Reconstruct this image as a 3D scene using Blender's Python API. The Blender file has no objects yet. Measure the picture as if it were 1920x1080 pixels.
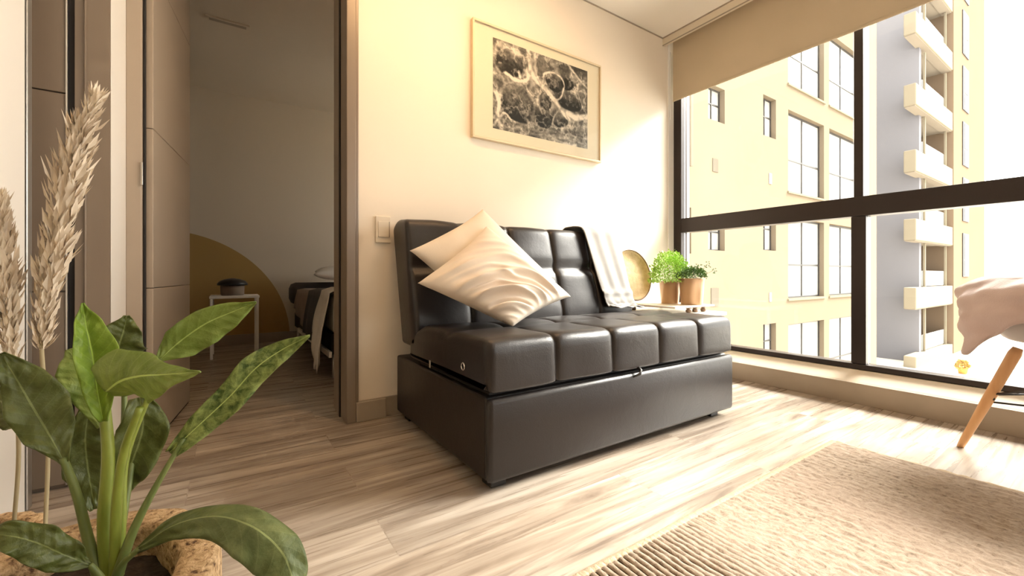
import bpy, bmesh, math, random
import numpy as np
from mathutils import Vector, Matrix, noise as mnoise

# ------------------------------------------------------------------ camera, sky, sun, exposure
sc = bpy.context.scene
COL = sc.collection
F, CX, HY, CAMZ = 794.0, 960.0, 515.0, 0.70     # focal length in px, principal column, horizon row, eye height
SA, CA = 0.83205, 0.55470
cam = bpy.data.cameras.new('camera')
cam.sensor_width = 36.0
cam.lens = 36.0 * F / 1920.0
cam.shift_y = -(540.0 - HY) / 1920.0
cam.clip_start = 0.02
cam.clip_end = 300
camo = bpy.data.objects.new('camera', cam)
camo.location = (0, 0, CAMZ)
camo.rotation_euler = (math.radians(90), 0, -math.atan2(CA, SA))
COL.objects.link(camo)
sc.camera = camo

world = bpy.data.worlds.new('world')
sc.world = world
world.use_nodes = True
wb = world.node_tree.nodes['Background']
wb.inputs['Color'].default_value = (1.0, 0.965, 0.91, 1)
wb.inputs['Strength'].default_value = 6.8

sl = bpy.data.lights.new('sun', 'SUN')
sl.energy = 33.0
sl.angle = math.radians(34)
sl.color = (1.0, 0.94, 0.86)
so = bpy.data.objects.new('sun', sl)
so.rotation_euler = Vector((.66, -.25, .70)).to_track_quat('Z', 'Y').to_euler()   # veiled low sun shining in through the window wall
COL.objects.link(so)

def portal(name, loc, rot, sx, sy):
    l = bpy.data.lights.new(name, 'AREA'); l.shape = 'RECTANGLE'; l.size = sx; l.size_y = sy
    l.cycles.is_portal = True
    o = bpy.data.objects.new(name, l); o.location = loc; o.rotation_euler = rot; COL.objects.link(o)
portal('sky_portal', (3.12, -0.2, 1.10), (0, math.radians(90), 0), 1.95, 4.6)
portal('sky_portal', (1.9, -2.62, 1.6), (math.radians(90), 0, 0), 1.2, 1.4)
portal('sky_portal', (3.12, 3.7, 1.5), (0, math.radians(90), 0), 1.1, 1.2)

sc.view_settings.view_transform = 'Standard'
sc.view_settings.look = 'None'
sc.view_settings.exposure = 0.1
sc.view_settings.gamma = 1.0
sc.view_settings.use_curve_mapping = False
sc.cycles.use_denoising = True
sc.cycles.max_bounces = 10
sc.cycles.diffuse_bounces = 6
sc.cycles.glossy_bounces = 4
sc.cycles.transparent_max_bounces = 12
sc.cycles.sample_clamp_indirect = 8.0
sc.cycles.caustics_reflective = False
sc.cycles.caustics_refractive = False

# ------------------------------------------------------------------ helpers
rnd = random.Random(7)
def W(px, py, d):                      # photo pixel + depth along the view axis -> world point
    r = (px - CX) / F * d
    return Vector((SA * r + CA * d, -CA * r + SA * d, CAMZ - (py - HY) / F * d))
def onY(px, py, Y):
    u = (px - CX) / F
    return W(px, py, Y / (SA - CA * u))
def onX(px, py, X):
    u = (px - CX) / F
    return W(px, py, X / (CA + SA * u))

WORLD = {}
def link(name, me, mat, parent=None, smooth=False, recenter=True):
    o = bpy.data.objects.new(name, me)
    if mat is not None: me.materials.append(mat)
    c = Vector((0, 0, 0))
    if recenter and len(me.vertices):
        co = np.empty(len(me.vertices) * 3); me.vertices.foreach_get('co', co); co = co.reshape(-1, 3)
        lo, hi = co.min(0), co.max(0)
        c = Vector(((lo[0] + hi[0]) / 2, (lo[1] + hi[1]) / 2, lo[2]))
        me.transform(Matrix.Translation(-c))
    WORLD[o.name] = c
    o.location = c
    if parent is not None:
        o.parent = parent
        o.location = c - WORLD[parent.name]
    if smooth: me.polygons.foreach_set('use_smooth', [True] * len(me.polygons))
    COL.objects.link(o)
    return o
def pyd(name, v, f, mat, parent=None, smooth=False):
    me = bpy.data.meshes.new(name); me.from_pydata([tuple(p) for p in v], [], f); me.update()
    return link(name, me, mat, parent, smooth)
def bmo(name, bm, mat, parent=None, smooth=False):
    bmesh.ops.recalc_face_normals(bm, faces=bm.faces)
    me = bpy.data.meshes.new(name); bm.to_mesh(me); bm.free()
    return link(name, me, mat, parent, smooth)
def thing(name, loc, label, cat, group=None):
    o = bpy.data.objects.new(name, None); o.location = loc; o.empty_display_size = 0.05
    COL.objects.link(o); WORLD[o.name] = Vector(loc)
    tag(o, label, cat, group); return o
def tag(o, label, cat, group=None):
    o['label'] = label; o['category'] = cat
    if group: o['group'] = group
    return o
def struct(o):
    o['kind'] = 'structure'; return o
def box(bm, x0, x1, y0, y1, z0, z1, bev=0, seg=2):
    v = [bm.verts.new(p) for p in ((x0,y0,z0),(x1,y0,z0),(x1,y1,z0),(x0,y1,z0),(x0,y0,z1),(x1,y0,z1),(x1,y1,z1),(x0,y1,z1))]
    fs = [bm.faces.new([v[i] for i in q]) for q in ((3,2,1,0),(4,5,6,7),(0,1,5,4),(1,2,6,5),(2,3,7,6),(3,0,4,7))]
    if bev:
        es = list({e for f in fs for e in f.edges})
        bmesh.ops.bevel(bm, geom=es, offset=bev, segments=seg, profile=0.5, affect='EDGES')
def boxo(name, x0, x1, y0, y1, z0, z1, mat, parent=None, bev=0, smooth=False):
    bm = bmesh.new(); box(bm, x0, x1, y0, y1, z0, z1, bev); return bmo(name, bm, mat, parent, smooth)
def tube(bm, pts, rad, n=8, cap=True):
    pts = [Vector(p) for p in pts]
    if not hasattr(rad, '__len__'): rad = [rad] * len(pts)
    rings = []; ref = None
    for i, p in enumerate(pts):
        t = (pts[min(i + 1, len(pts) - 1)] - pts[max(i - 1, 0)]).normalized()
        if ref is None: ref = t.orthogonal().normalized()
        a = (ref - t * ref.dot(t)).normalized(); ref = a; b = t.cross(a)
        rings.append([bm.verts.new(p + (a * math.cos(k * 2 * math.pi / n) + b * math.sin(k * 2 * math.pi / n)) * rad[i]) for k in range(n)])
    for i in range(len(rings) - 1):
        for k in range(n):
            bm.faces.new([rings[i][k], rings[i][(k + 1) % n], rings[i + 1][(k + 1) % n], rings[i + 1][k]])
    if cap:
        bm.faces.new(rings[0][::-1]); bm.faces.new(rings[-1])
def tubeo(name, pts, rad, mat, parent=None, n=10):
    bm = bmesh.new(); tube(bm, pts, rad, n); return bmo(name, bm, mat, parent, True)
def lathe(bm, prof, cx, cy, n=32):
    rings = []
    for r, z in prof:
        rings.append([bm.verts.new((cx + r * math.cos(2 * math.pi * k / n), cy + r * math.sin(2 * math.pi * k / n), z)) for k in range(n)])
    for i in range(len(rings) - 1):
        for k in range(n):
            bm.faces.new([rings[i][k], rings[i][(k + 1) % n], rings[i + 1][(k + 1) % n], rings[i + 1][k]])
    bm.faces.new(rings[0][::-1]); bm.faces.new(rings[-1])
def latheo(name, prof, cx, cy, mat, parent=None, n=32, smooth=True):
    bm = bmesh.new(); lathe(bm, prof, cx, cy, n); return bmo(name, bm, mat, parent, smooth)
def catmull(pts, n):
    pts = [Vector(p) for p in pts]; P = [pts[0] * 2 - pts[1]] + pts + [pts[-1] * 2 - pts[-2]]
    out = []
    for i in range(n):
        t = i / (n - 1) * (len(pts) - 1); k = min(int(t), len(pts) - 2); u = t - k
        a, b, c, d = P[k], P[k + 1], P[k + 2], P[k + 3]
        out.append(0.5 * ((2 * b) + (c - a) * u + (2 * a - 5 * b + 4 * c - d) * u * u + (3 * b - a - 3 * c + d) * u ** 3))
    return out
def wall_cells(bm, axis, a0, a1, z0, z1, t0, t1, holes):
    """a wall slab along X (axis 'x', thickness in Y t0..t1) or along Y (axis 'y'), with rectangular holes"""
    As = sorted({a0, a1} | {min(max(h[k], a0), a1) for h in holes for k in (0, 1)})
    Zs = sorted({z0, z1} | {min(max(h[k], z0), z1) for h in holes for k in (2, 3)})
    for i in range(len(As) - 1):
        run = None
        for j in range(len(Zs) - 1):
            ca, cz = (As[i] + As[i + 1]) / 2, (Zs[j] + Zs[j + 1]) / 2
            solid = not any(h[0] < ca < h[1] and h[2] < cz < h[3] for h in holes)
            if solid:
                run = [run[0], Zs[j + 1]] if run else [Zs[j], Zs[j + 1]]
            if run and (not solid or j == len(Zs) - 2):
                if axis == 'x': box(bm, As[i], As[i + 1], t0, t1, run[0], run[1])
                else: box(bm, t0, t1, As[i], As[i + 1], run[0], run[1])
                run = None

# ------------------------------------------------------------------ materials
def mat(name, color, rough=0.6, metal=0.0, spec=0.5, **kw):
    m = bpy.data.materials.new(name); m.use_nodes = True
    b = m.node_tree.nodes['Principled BSDF']
    b.inputs['Base Color'].default_value = (*color, 1); b.inputs['Roughness'].default_value = rough
    b.inputs['Metallic'].default_value = metal; b.inputs['Specular IOR Level'].default_value = spec
    for k, v in kw.items(): b.inputs[k.replace('_', ' ')].default_value = v
    return m
class N:
    def __init__(s, m): s.t = m.node_tree; s.b = s.t.nodes['Principled BSDF']; s.tc = s.t.nodes.new('ShaderNodeTexCoord')
    def n(s, typ, **kw):
        x = s.t.nodes.new('ShaderNode' + typ)
        for k, v in kw.items():
            if hasattr(x, k): setattr(x, k, v)
            else: x.inputs[k.replace('_', ' ')].default_value = v
        return x
    def l(s, a, b): s.t.links.new(a, b)
    def mp(s, scale, loc=(0, 0, 0), rot=(0, 0, 0), src='Object'):
        x = s.n('Mapping'); x.inputs['Scale'].default_value = scale; x.inputs['Location'].default_value = loc; x.inputs['Rotation'].default_value = rot
        s.l(s.tc.outputs[src], x.inputs[0]); return x.outputs[0]
    def noise(s, vec, scale=5, detail=4, rough=0.5, dist=0):
        x = s.n('TexNoise', Scale=scale, Detail=detail, Roughness=rough, Distortion=dist); s.l(vec, x.inputs['Vector']); return x.outputs['Fac']
    def ramp(s, fac, stops):
        x = s.n('ValToRGB'); e = x.color_ramp.elements
        while len(e) < len(stops): e.new(0.5)
        for q, (p, c) in zip(e, stops): q.position = p; q.color = (*c, 1) if len(c) == 3 else c
        s.l(fac, x.inputs[0]); return x.outputs['Color']
    def mix(s, f, a, b, mode='MIX'):
        x = s.n('Mix', data_type='RGBA', blend_type=mode)
        for sock, val in ((x.inputs[0], f), (x.inputs[6], a), (x.inputs[7], b)):
            if hasattr(val, 'links') or hasattr(val, 'is_output'): s.l(val, sock)
            elif isinstance(val, (int, float)): sock.default_value = val
            else: sock.default_value = (*val, 1)
        return x.outputs[2]
    def math(s, op, a, b=0.0):
        x = s.n('Math', operation=op)
        for i, v in enumerate((a, b)):
            if hasattr(v, 'is_output'): s.l(v, x.inputs[i])
            else: x.inputs[i].default_value = v
        return x.outputs[0]
    def bump(s, h, strength=0.3, dist=0.01):
        x = s.n('Bump', Strength=strength, Distance=dist); s.l(h, x.inputs['Height']); s.l(x.outputs[0], s.b.inputs['Normal'])
    def col(s, c): s.l(c, s.b.inputs['Base Color'])
def noisy(name, c1, c2, scale=8, rough=0.6, bump=0.0, bscale=None, spec=0.5, stretch=(1, 1, 1), metal=0, bdist=0.004, **kw):
    m = mat(name, c1, rough, metal, spec, **kw); n = N(m); v = n.mp(stretch)
    n.col(n.ramp(n.noise(v, scale, 5), [(0.3, c1), (0.7, c2)]))
    if bump: n.bump(n.noise(v, bscale or scale * 6, 4), bump, bdist)
    return m

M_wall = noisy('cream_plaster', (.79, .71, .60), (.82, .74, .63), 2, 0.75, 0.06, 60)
M_ceil = noisy('ceiling_paint', (.90, .86, .80), (.91, .87, .81), 2, 0.8)
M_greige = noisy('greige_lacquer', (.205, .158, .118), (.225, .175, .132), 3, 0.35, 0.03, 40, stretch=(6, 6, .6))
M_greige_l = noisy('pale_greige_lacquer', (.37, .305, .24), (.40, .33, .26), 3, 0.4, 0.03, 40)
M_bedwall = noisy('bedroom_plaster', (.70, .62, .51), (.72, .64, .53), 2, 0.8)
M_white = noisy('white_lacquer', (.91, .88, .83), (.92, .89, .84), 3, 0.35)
M_base = noisy('grey_beige_skirting', (.33, .275, .215), (.37, .31, .245), 6, 0.45)
M_ledge = noisy('cream_stone_ledge', (.74, .66, .54), (.78, .70, .58), 10, 0.4)
M_frame = mat('dark_bronze_aluminium', (.032, .024, .022), 0.35, 0.5)
M_alu = mat('brushed_aluminium', (.62, .60, .57), 0.3, 0.9)
M_dark = mat('dark_gap', (.012, .009, .008), 0.7)
M_blind = noisy('beige_blind_fabric', (.50, .41, .29), (.53, .435, .31), 4, 0.85, 0.15, 500)
M_pelmet = mat('cream_pelmet', (.72, .64, .52), 0.5)
M_chrome = mat('chrome', (.8, .8, .8), 0.15, 1.0)
M_black = mat('black_plastic', (.015, .013, .013), 0.4)

def mk_glass(name='window_glass', tint=(.97, .98, .97)):
    m = bpy.data.materials.new(name); m.use_nodes = True; t = m.node_tree; t.nodes.clear()
    o = t.nodes.new('ShaderNodeOutputMaterial'); mx = t.nodes.new('ShaderNodeMixShader'); tr = t.nodes.new('ShaderNodeBsdfTransparent')
    g = t.nodes.new('ShaderNodeBsdfGlossy'); fr = t.nodes.new('ShaderNodeFresnel'); fr.inputs[0].default_value = 1.25
    tr.inputs[0].default_value = (*tint, 1); g.inputs['Roughness'].default_value = 0.02
    t.links.new(fr.outputs[0], mx.inputs[0]); t.links.new(tr.outputs[0], mx.inputs[1]); t.links.new(g.outputs[0], mx.inputs[2]); t.links.new(mx.outputs[0], o.inputs[0])
    return m
M_glass = mk_glass()
M_pglass = mk_glass('picture_glass')
[x for x in M_pglass.node_tree.nodes if x.type == 'FRESNEL'][0].inputs[0].default_value = 1.10

def mk_floor():
    m = mat('wood_look_floor', (.5, .4, .3), 0.36); n = N(m)
    v = n.mp((1, 1, 1))
    br = n.n('TexBrick', offset=0.37, Scale=1.0, Mortar_Size=0.0016, Mortar_Smooth=0.3, Bias=0.0, Brick_Width=1.25, Row_Height=0.195)
    br.inputs['Color1'].default_value = (0, 0, 0, 1); br.inputs['Color2'].default_value = (1, 1, 1, 1); br.inputs['Mortar'].default_value = (.5, .5, .5, 1)
    n.l(v, br.inputs['Vector'])
    sep = n.n('SeparateXYZ'); n.l(v, sep.inputs[0]); cmb = n.n('CombineXYZ')
    sh = n.math('MULTIPLY', br.outputs['Color'], 7.3)
    n.l(n.math('ADD', sep.outputs[0], sh), cmb.inputs[0]); n.l(n.math('ADD', sep.outputs[1], n.math('MULTIPLY', br.outputs['Color'], 3.1)), cmb.inputs[1])
    st = n.n('Mapping'); st.inputs['Scale'].default_value = (.55, 6.5, 1); n.l(cmb.outputs[0], st.inputs[0])
    fine = n.n('Mapping'); fine.inputs['Scale'].default_value = (.9, 26, 1); n.l(cmb.outputs[0], fine.inputs[0])
    a = n.noise(st.outputs[0], 2.0, 6, 0.62, 1.1)
    b = n.noise(fine.outputs[0], 2.0, 5, 0.6, 0.6)
    c = n.ramp(a, [(.30, (.15, .115, .09)), (.43, (.30, .247, .20)), (.54, (.43, .372, .312)), (.70, (.54, .48, .415))])
    c2 = n.mix(n.ramp(b, [(.34, (.5, .5, .5)), (.50, (0, 0, 0))]), c, (.17, .13, .098))
    wide = n.n('Mapping'); wide.inputs['Scale'].default_value = (.30, 2.6, 1); n.l(cmb.outputs[0], wide.inputs[0])
    c2 = n.mix(n.ramp(n.noise(wide.outputs[0], 2.2, 4, .55, .8), [(.38, (.45, .45, .45)), (.56, (0, 0, 0))]), c2, (.20, .155, .118))
    mid = n.n('Mapping'); mid.inputs['Scale'].default_value = (2.5, 7, 1); n.l(cmb.outputs[0], mid.inputs[0])
    k = n.ramp(n.noise(mid.outputs[0], 3.2, 3, 0.5, 1.5), [(.70, (0, 0, 0)), (.78, (1, 1, 1))])
    c3 = n.mix(n.math('MULTIPLY', k, 0.55), c2, (.19, .14, .10))
    tone = n.ramp(br.outputs['Color'], [(0, (.93, .93, .93)), (1, (1.05, 1.03, 1.0))])
    c4 = n.mix(1.0, c3, tone, 'MULTIPLY')
    c5 = n.mix(n.math('MULTIPLY', br.outputs['Fac'], 0.30), c4, (.16, .12, .09))
    n.col(c5)
    n.l(n.math('ADD', n.math('MULTIPLY', b, 0.18), 0.20), n.b.inputs['Roughness'])
    n.bump(n.math('SUBTRACT', n.math('MULTIPLY', b, .5), br.outputs['Fac']), 0.12, 0.002)
    return m
M_floor = mk_floor()

def mk_leather(name, c, rough=.36):
    m = mat(name, c, rough, 0, 0.5); n = N(m); v = n.mp((1, 1, 1))
    vo = n.n('TexVoronoi', Scale=260.0); n.l(v, vo.inputs['Vector'])
    n.bump(n.math('ADD', n.math('MULTIPLY', vo.outputs['Distance'], .25), n.math('MULTIPLY', n.noise(v, 9, 5, .6, .8), 1.6)), 0.16, 0.006)
    return m
M_leather = mk_leather('dark_brown_leatherette', (.0125, .0092, .0090), .38)
M_leather_in = mat('dark_seam_piping', (.008, .006, .006), .5)
M_pillow = noisy('cream_cotton', (.72, .64, .54), (.76, .68, .58), 6, .9, .12, 220)
M_pillow2 = noisy('blush_silky_cotton', (.68, .57, .47), (.74, .65, .545), 3, .62, .10, 160, stretch=(1, 1, 3), Sheen_Weight=.2)
M_throw = noisy('off_white_knit', (.27, .265, .26), (.33, .325, .315), 8, .9, .2, 260)
M_tramel = mat('tray_white', (.85, .80, .70), .35)
M_wood = noisy('beech_wood', (.56, .30, .13), (.66, .38, .18), 5, .4, .05, 40, stretch=(8, 8, .8))
M_wood_d = noisy('dark_wood', (.14, .08, .04), (.22, .13, .07), 12, .5)
M_pot_t = noisy('copper_tan_pot', (.42, .25, .13), (.58, .38, .22), 4, .28, 0, stretch=(5, 5, .4), metal=.35)
M_soil = noisy('dark_soil', (.02, .014, .010), (.06, .04, .028), 60, .95, .8, 80, bdist=.01)
M_straw = noisy('woven_straw', (.55, .40, .22), (.70, .54, .33), 30, .8, .5, 90)
M_pampas = noisy('dry_pampas', (.66, .56, .44), (.84, .75, .62), 25, .85, Subsurface_Weight=0.0)
M_drystem = mat('dry_stem', (.42, .36, .22), .6)
M_pink = noisy('dusty_pink_fabric', (.46, .36, .35), (.58, .465, .45), 5, .9, .25, 180, Sheen_Weight=.3)
M_greyseat = mat('grey_shell', (.42, .39, .38), .5)
M_ochre = mat('ochre_paint', (.42, .28, .09), .8)

def mk_cork():
    m = mat('cork_bark', (.6, .4, .2), .9); n = N(m); v = n.mp((1, 1, 1))
    a = n.noise(v, 85, 6, .6, .5)
    c = n.ramp(a, [(.33, (.10, .05, .025)), (.42, (.45, .29, .15)), (.56, (.66, .47, .27)), (.75, (.80, .62, .40))])
    vo = n.n('TexVoronoi', Scale=75.0); n.l(v, vo.inputs['Vector'])
    n.col(n.mix(n.ramp(vo.outputs['Distance'], [(.10, (.7, .7, .7)), (.22, (0, 0, 0))]), c, (.14, .07, .035)))
    n.bump(a, .9, .012); return m
M_cork = mk_cork()

def leaf_mat(name, c1, c2, trans=.25, rough=.42, ns=26, st=(.32, .68)):
    m = bpy.data.materials.new(name); m.use_nodes = True; n = N(m); v = n.mp((1, 1, 1))
    a = n.noise(v, ns, 6, .65, .4)
    uv = n.n('UVMap'); sp = n.n('SeparateXYZ'); n.l(uv.outputs[0], sp.inputs[0])
    au = n.math('ABSOLUTE', n.math('SUBTRACT', sp.outputs[0], .5))
    rib = n.math('LESS_THAN', au, .018)
    vein = n.math('SINE', n.math('MULTIPLY', n.math('SUBTRACT', sp.outputs[1], n.math('MULTIPLY', au, .28)), 62.0))
    c = n.ramp(a, [(st[0], c1), (st[1], c2)])
    lt = tuple(min(1, x * 1.5 + .03) for x in c2)
    c = n.mix(n.math('MULTIPLY', n.ramp(vein, [(.93, (0, 0, 0)), (1.0, (1, 1, 1))]), .16), c, lt)
    c = n.mix(rib, c, lt)
    n.col(c); n.b.inputs['Roughness'].default_value = rough
    n.bump(n.math('ADD', n.math('MULTIPLY', vein, .35), n.math('MULTIPLY', a, 4.0)), .35, .004)
    tr = n.n('BsdfTranslucent'); n.l(c, tr.inputs[0]); mx = n.n('MixShader'); mx.inputs[0].default_value = trans
    out = [x for x in n.t.nodes if x.type == 'OUTPUT_MATERIAL'][0]
    n.l(n.b.outputs[0], mx.inputs[1]); n.l(tr.outputs[0], mx.inputs[2]); n.l(mx.outputs[0], out.inputs[0])
    return m
M_leafA = leaf_mat('young_leaf', (.20, .32, .035), (.34, .48, .07), .35)
M_leafA2 = leaf_mat('fresh_leaf', (.21, .31, .055), (.40, .50, .15), .35)
M_leafB = leaf_mat('mid_leaf', (.17, .25, .04), (.31, .40, .10), .30)
M_leafC = leaf_mat('dark_leaf', (.075, .095, .018), (.135, .165, .042), .2)
M_leafE = leaf_mat('drooping_leaf', (.085, .125, .040), (.21, .26, .10), .2)
M_leafD = leaf_mat('spotted_leaf', (.06, .11, .02), (.38, .47, .14), .25, .42, 60, (.36, .64))
M_bush = noisy('bush_leaf', (.26, .48, .05), (.48, .72, .14), 20, .5)
M_bush2 = noisy('dark_bush_leaf', (.08, .17, .05), (.17, .30, .09), 20, .5)
M_stalk = noisy('green_stalk', (.17, .22, .03), (.28, .34, .06), 12, .4, stretch=(6, 6, 1))
M_stalk2 = noisy('olive_stalk', (.11, .15, .04), (.19, .23, .07), 12, .45, stretch=(6, 6, 1))

# ------------------------------------------------------------------ the room
RX0, RX1, RY0, RY1, CEIL = -1.60, 2.97, -2.60, 2.10, 2.55
BY1, BCEIL = 5.05, 2.50
def slab(name, *a, m=M_wall, **k): return struct(boxo(name, *a, m, **k))
fl = slab('floor', -2.4, 3.10, RY0 - .2, BY1 + .2, -.12, 0, m=M_floor)
slab('ceiling', -2.4, 3.3, RY0 - .2, BY1 + .2, CEIL, CEIL + .25, m=M_ceil)
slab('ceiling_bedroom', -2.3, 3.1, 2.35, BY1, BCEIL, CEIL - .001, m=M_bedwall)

def wall(name, axis, a0, a1, t0, t1, holes, m=M_wall, z0=0, z1=CEIL):
    bm = bmesh.new(); wall_cells(bm, axis, a0, a1, z0, z1, t0, t1, holes); return struct(bmo(name, bm, m))
wall('wall_sofa', 'x', .498, 3.05, 2.10, 2.22, [])
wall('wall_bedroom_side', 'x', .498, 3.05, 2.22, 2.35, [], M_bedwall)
wall('wall_left', 'y', RY0, 2.35, RX0 - .15, RX0, [])
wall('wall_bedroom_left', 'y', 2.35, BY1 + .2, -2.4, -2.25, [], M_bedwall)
wall('wall_back', 'x', RX0 - .15, 3.1, RY0 - .15, RY0, [(1.3, 2.5, .9, 2.3)])
wall('wall_window', 'y', RY0 - .15, BY1 + .2, 3.0, 3.16, [(RY0 + .25, 2.099, .165, 2.40), (3.1, 4.3, .95, 2.05)])
slab('wall_over_door', RX0 - .15, .498, 2.10, 2.35, 2.32, CEIL, m=M_wall)
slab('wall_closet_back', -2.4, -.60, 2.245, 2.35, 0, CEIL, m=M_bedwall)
# bedroom back wall with its painted ochre half circle
def mk_arc():
    m = mat('bedroom_wall_with_painted_arc', (.6, .53, .44), .8); n = N(m)
    g = n.n('NewGeometry'); sp = n.n('SeparateXYZ'); n.l(g.outputs['Position'], sp.inputs[0])
    dx = n.math('SUBTRACT', sp.outputs[0], -.55); dz = n.math('SUBTRACT', sp.outputs[2], .04)
    r = n.math('SQRT', n.math('ADD', n.math('MULTIPLY', dx, dx), n.math('MULTIPLY', dz, dz)))
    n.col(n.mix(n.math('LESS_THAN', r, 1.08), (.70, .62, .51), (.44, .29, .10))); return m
slab('wall_bedroom_back', -2.4, 3.1, BY1, BY1 + .2, 0, CEIL, m=mk_arc())
struct(boxo('baseboard_bedroom', -2.25, 3.0, BY1 - .015, BY1, 0, .10, M_base))
struct(boxo('baseboard_sofa', .498, 2.82, 2.088, 2.10, 0, .095, M_base))
# ceiling vent in the bedroom
v = thing('ceiling_vent', (-.05, 3.62, BCEIL - .012), 'small pale slotted vent in the bedroom ceiling', 'vent')
boxo('vent_frame', -.14, .12, 3.60, 3.66, BCEIL - .012, BCEIL - .0005, M_bedwall, v)
boxo('vent_slot', -.12, .10, 3.615, 3.645, BCEIL - .014, BCEIL - .0115, M_greige_l, v)

# doorway casing: jamb pieces
def jamb(name, x0, x1, y0, y1, z0, z1, m=M_greige_l): return struct(boxo(name, x0, x1, y0, y1, z0, z1, m, bev=.003))
jamb('trim_door_right', .455, .4975, 2.075, 2.37, 0, 2.32, M_greige)
jamb('trim_door_right_edge', .4975, .512, 2.086, 2.099, 0, 2.32, M_greige)
struct(boxo('trim_door_right_gap', .449, .456, 2.20, 2.22, 0, 2.32, M_dark))
jamb('trim_door_foot', .4985, .64, 2.072, 2.0875, 0, .093, M_base)
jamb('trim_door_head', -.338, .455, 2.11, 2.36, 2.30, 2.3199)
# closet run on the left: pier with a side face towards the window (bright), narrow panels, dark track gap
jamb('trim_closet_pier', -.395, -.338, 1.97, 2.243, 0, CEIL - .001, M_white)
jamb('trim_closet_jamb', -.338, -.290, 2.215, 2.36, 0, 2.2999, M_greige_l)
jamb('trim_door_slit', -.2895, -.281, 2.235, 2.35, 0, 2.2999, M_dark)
wall('wall_closet', 'x', -1.60, -.44, 1.985, 2.10, [], M_greige)
cl = thing('closet_front', (-.48, 1.975, 0), 'greige grooved closet front with dark track behind the tall pampas plume', 'closet')
bm = bmesh.new()
zs = [.012, .645, 1.294, 1.95, 2.54]
for a, b in zip(zs, zs[1:]): box(bm, -.60, -.447, 1.966, 1.984, a + .002, b - .002, .002)
bmo('panel', bm, M_greige, cl)
boxo('edge_strip', -.4465, -.4425, 1.962, 1.984, .012, 2.54, M_alu, cl)
boxo('track', -.4420, -.4250, 1.972, 1.984, .0, 2.54, M_dark, cl)
boxo('track_lip', -.4248, -.402, 1.960, 1.984, .0, 2.54, M_greige, cl)
boxo('filler_panel', -.4015, -.396, 1.952, 2.10, 0, 2.54, M_greige, cl, bev=.002)
struct(boxo('trim_closet_front', -.3958, -.3385, 1.955, 1.969, 0, CEIL - .002, M_greige))
# strike plate
sp_ = tag(boxo('strike_plate', -.2925, -.2862, 2.206, 2.2145, 1.055, 1.145, M_chrome, bev=.001), 'small bright metal strike plate on the door jamb', 'strike plate')
# open bedroom door leaf
dl = thing('bedroom_door', (-.26, 2.4, 0), 'open glossy greige bedroom door leaf with thin grooves', 'door')
def leaf_piece(bm, a, b, i_=0.0):
    q = [(-.296 + i_, 2.25), (-.259 - i_, 2.245), (-.181 - i_, 2.905), (-.218 + i_, 2.91)]
    lo = [bm.verts.new((x, y, a)) for x, y in q]; hi = [bm.verts.new((x, y, b)) for x, y in q]
    fs = [bm.faces.new(lo[::-1]), bm.faces.new(hi)] + [bm.faces.new([lo[k], lo[(k + 1) % 4], hi[(k + 1) % 4], hi[k]]) for k in range(4)]
    if not i_: bmesh.ops.bevel(bm, geom=list({e for f in fs for e in f.edges}), offset=.003, segments=2, profile=.5, affect='EDGES')
bm = bmesh.new()
for a, b in zip([.012, .645, 1.294, 1.95], [.645, 1.294, 1.95, 2.28]): leaf_piece(bm, a + .001, b - .001)
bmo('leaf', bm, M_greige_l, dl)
bm = bmesh.new(); leaf_piece(bm, .001, .0115, .006); bmo('gap_shade', bm, M_dark, dl)  # dark strip standing in for the shade under the door leaf
# white tall cabinet at the far left with metal edge
wc = thing('white_cabinet', (-.75, 1.7, 0), 'tall glossy white cabinet side at the left edge of the photo', 'cabinet')
boxo('side_panel', -1.2, -.50, 1.50, 1.828, .0, 2.5, M_white, wc, bev=.003)
boxo('shadow_gap', -1.2, -.506, 1.8285, 1.8375, .0, 2.5, M_dark, wc)
boxo('metal_edge', -.56, -.497, 1.838, 1.872, 0, 2.5, M_alu, wc, bev=.003)
boxo('back_filler', -1.2, -.53, 1.8725, 1.964, 0, 2.5, M_greige, wc)

# ------------------------------------------------------------------ window wall
def prism(bm, prof, y0, y1):          # profile in X-Z, swept along Y
    a = [bm.verts.new((x, y0, z)) for x, z in prof]; b = [bm.verts.new((x, y1, z)) for x, z in prof]
    k = len(prof)
    for i in range(k): bm.faces.new([a[i], a[(i + 1) % k], b[(i + 1) % k], b[i]])
    bm.faces.new(a[::-1]); bm.faces.new(b)
bm = bmesh.new(); prism(bm, [(2.832, 0), (3.01, 0), (3.01, .164), (2.94, .164), (2.845, .118), (2.832, .11)], RY0, 2.0999)
struct(bmo('trim_window_ledge', bm, M_ledge))
struct(boxo('baseboard_window', 2.82, 2.8318, RY0, 2.0875, 0, .113, M_base, bev=.002))
w1 = struct(thing('window_1', (2.97, 0, 0), '', 'window')); del w1['label'], w1['category']
def wpart(name, *a, m=M_frame, bev=.003): return boxo(name, *a, m, w1, bev=bev)
WY0 = RY0 + .25
wpart('frame_bottom', 2.945, 3.03, WY0, 2.095, .166, .196)
wpart('frame_side', 2.945, 3.03, 2.028, 2.095, .1965, 2.40)
wpart('frame_side', 2.945, 3.03, WY0, WY0 + .06, .1965, 2.40)
wpart('transom', 2.945, 3.035, WY0 + .061, 2.027, 1.030, 1.140)
ys = [2.027]
for y in (.904, -.30, -1.50):
    wpart('mullion', 2.95, 3.03, y - .034, y + .034, .197, 1.029)
    wpart('mullion', 2.955, 3.03, y - .020, y + .022, 1.141, 2.395)
    ys.append(y)
ys.append(WY0 + .06)
for a, b in zip(ys, ys[1:]):
    for z0, z1 in ((.197, 1.029), (1.141, 2.395)):
        boxo('pane', 2.988, 2.994, b + .035, a - .035 if a < 2 else a, z0, z1, M_glass, w1)
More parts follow.
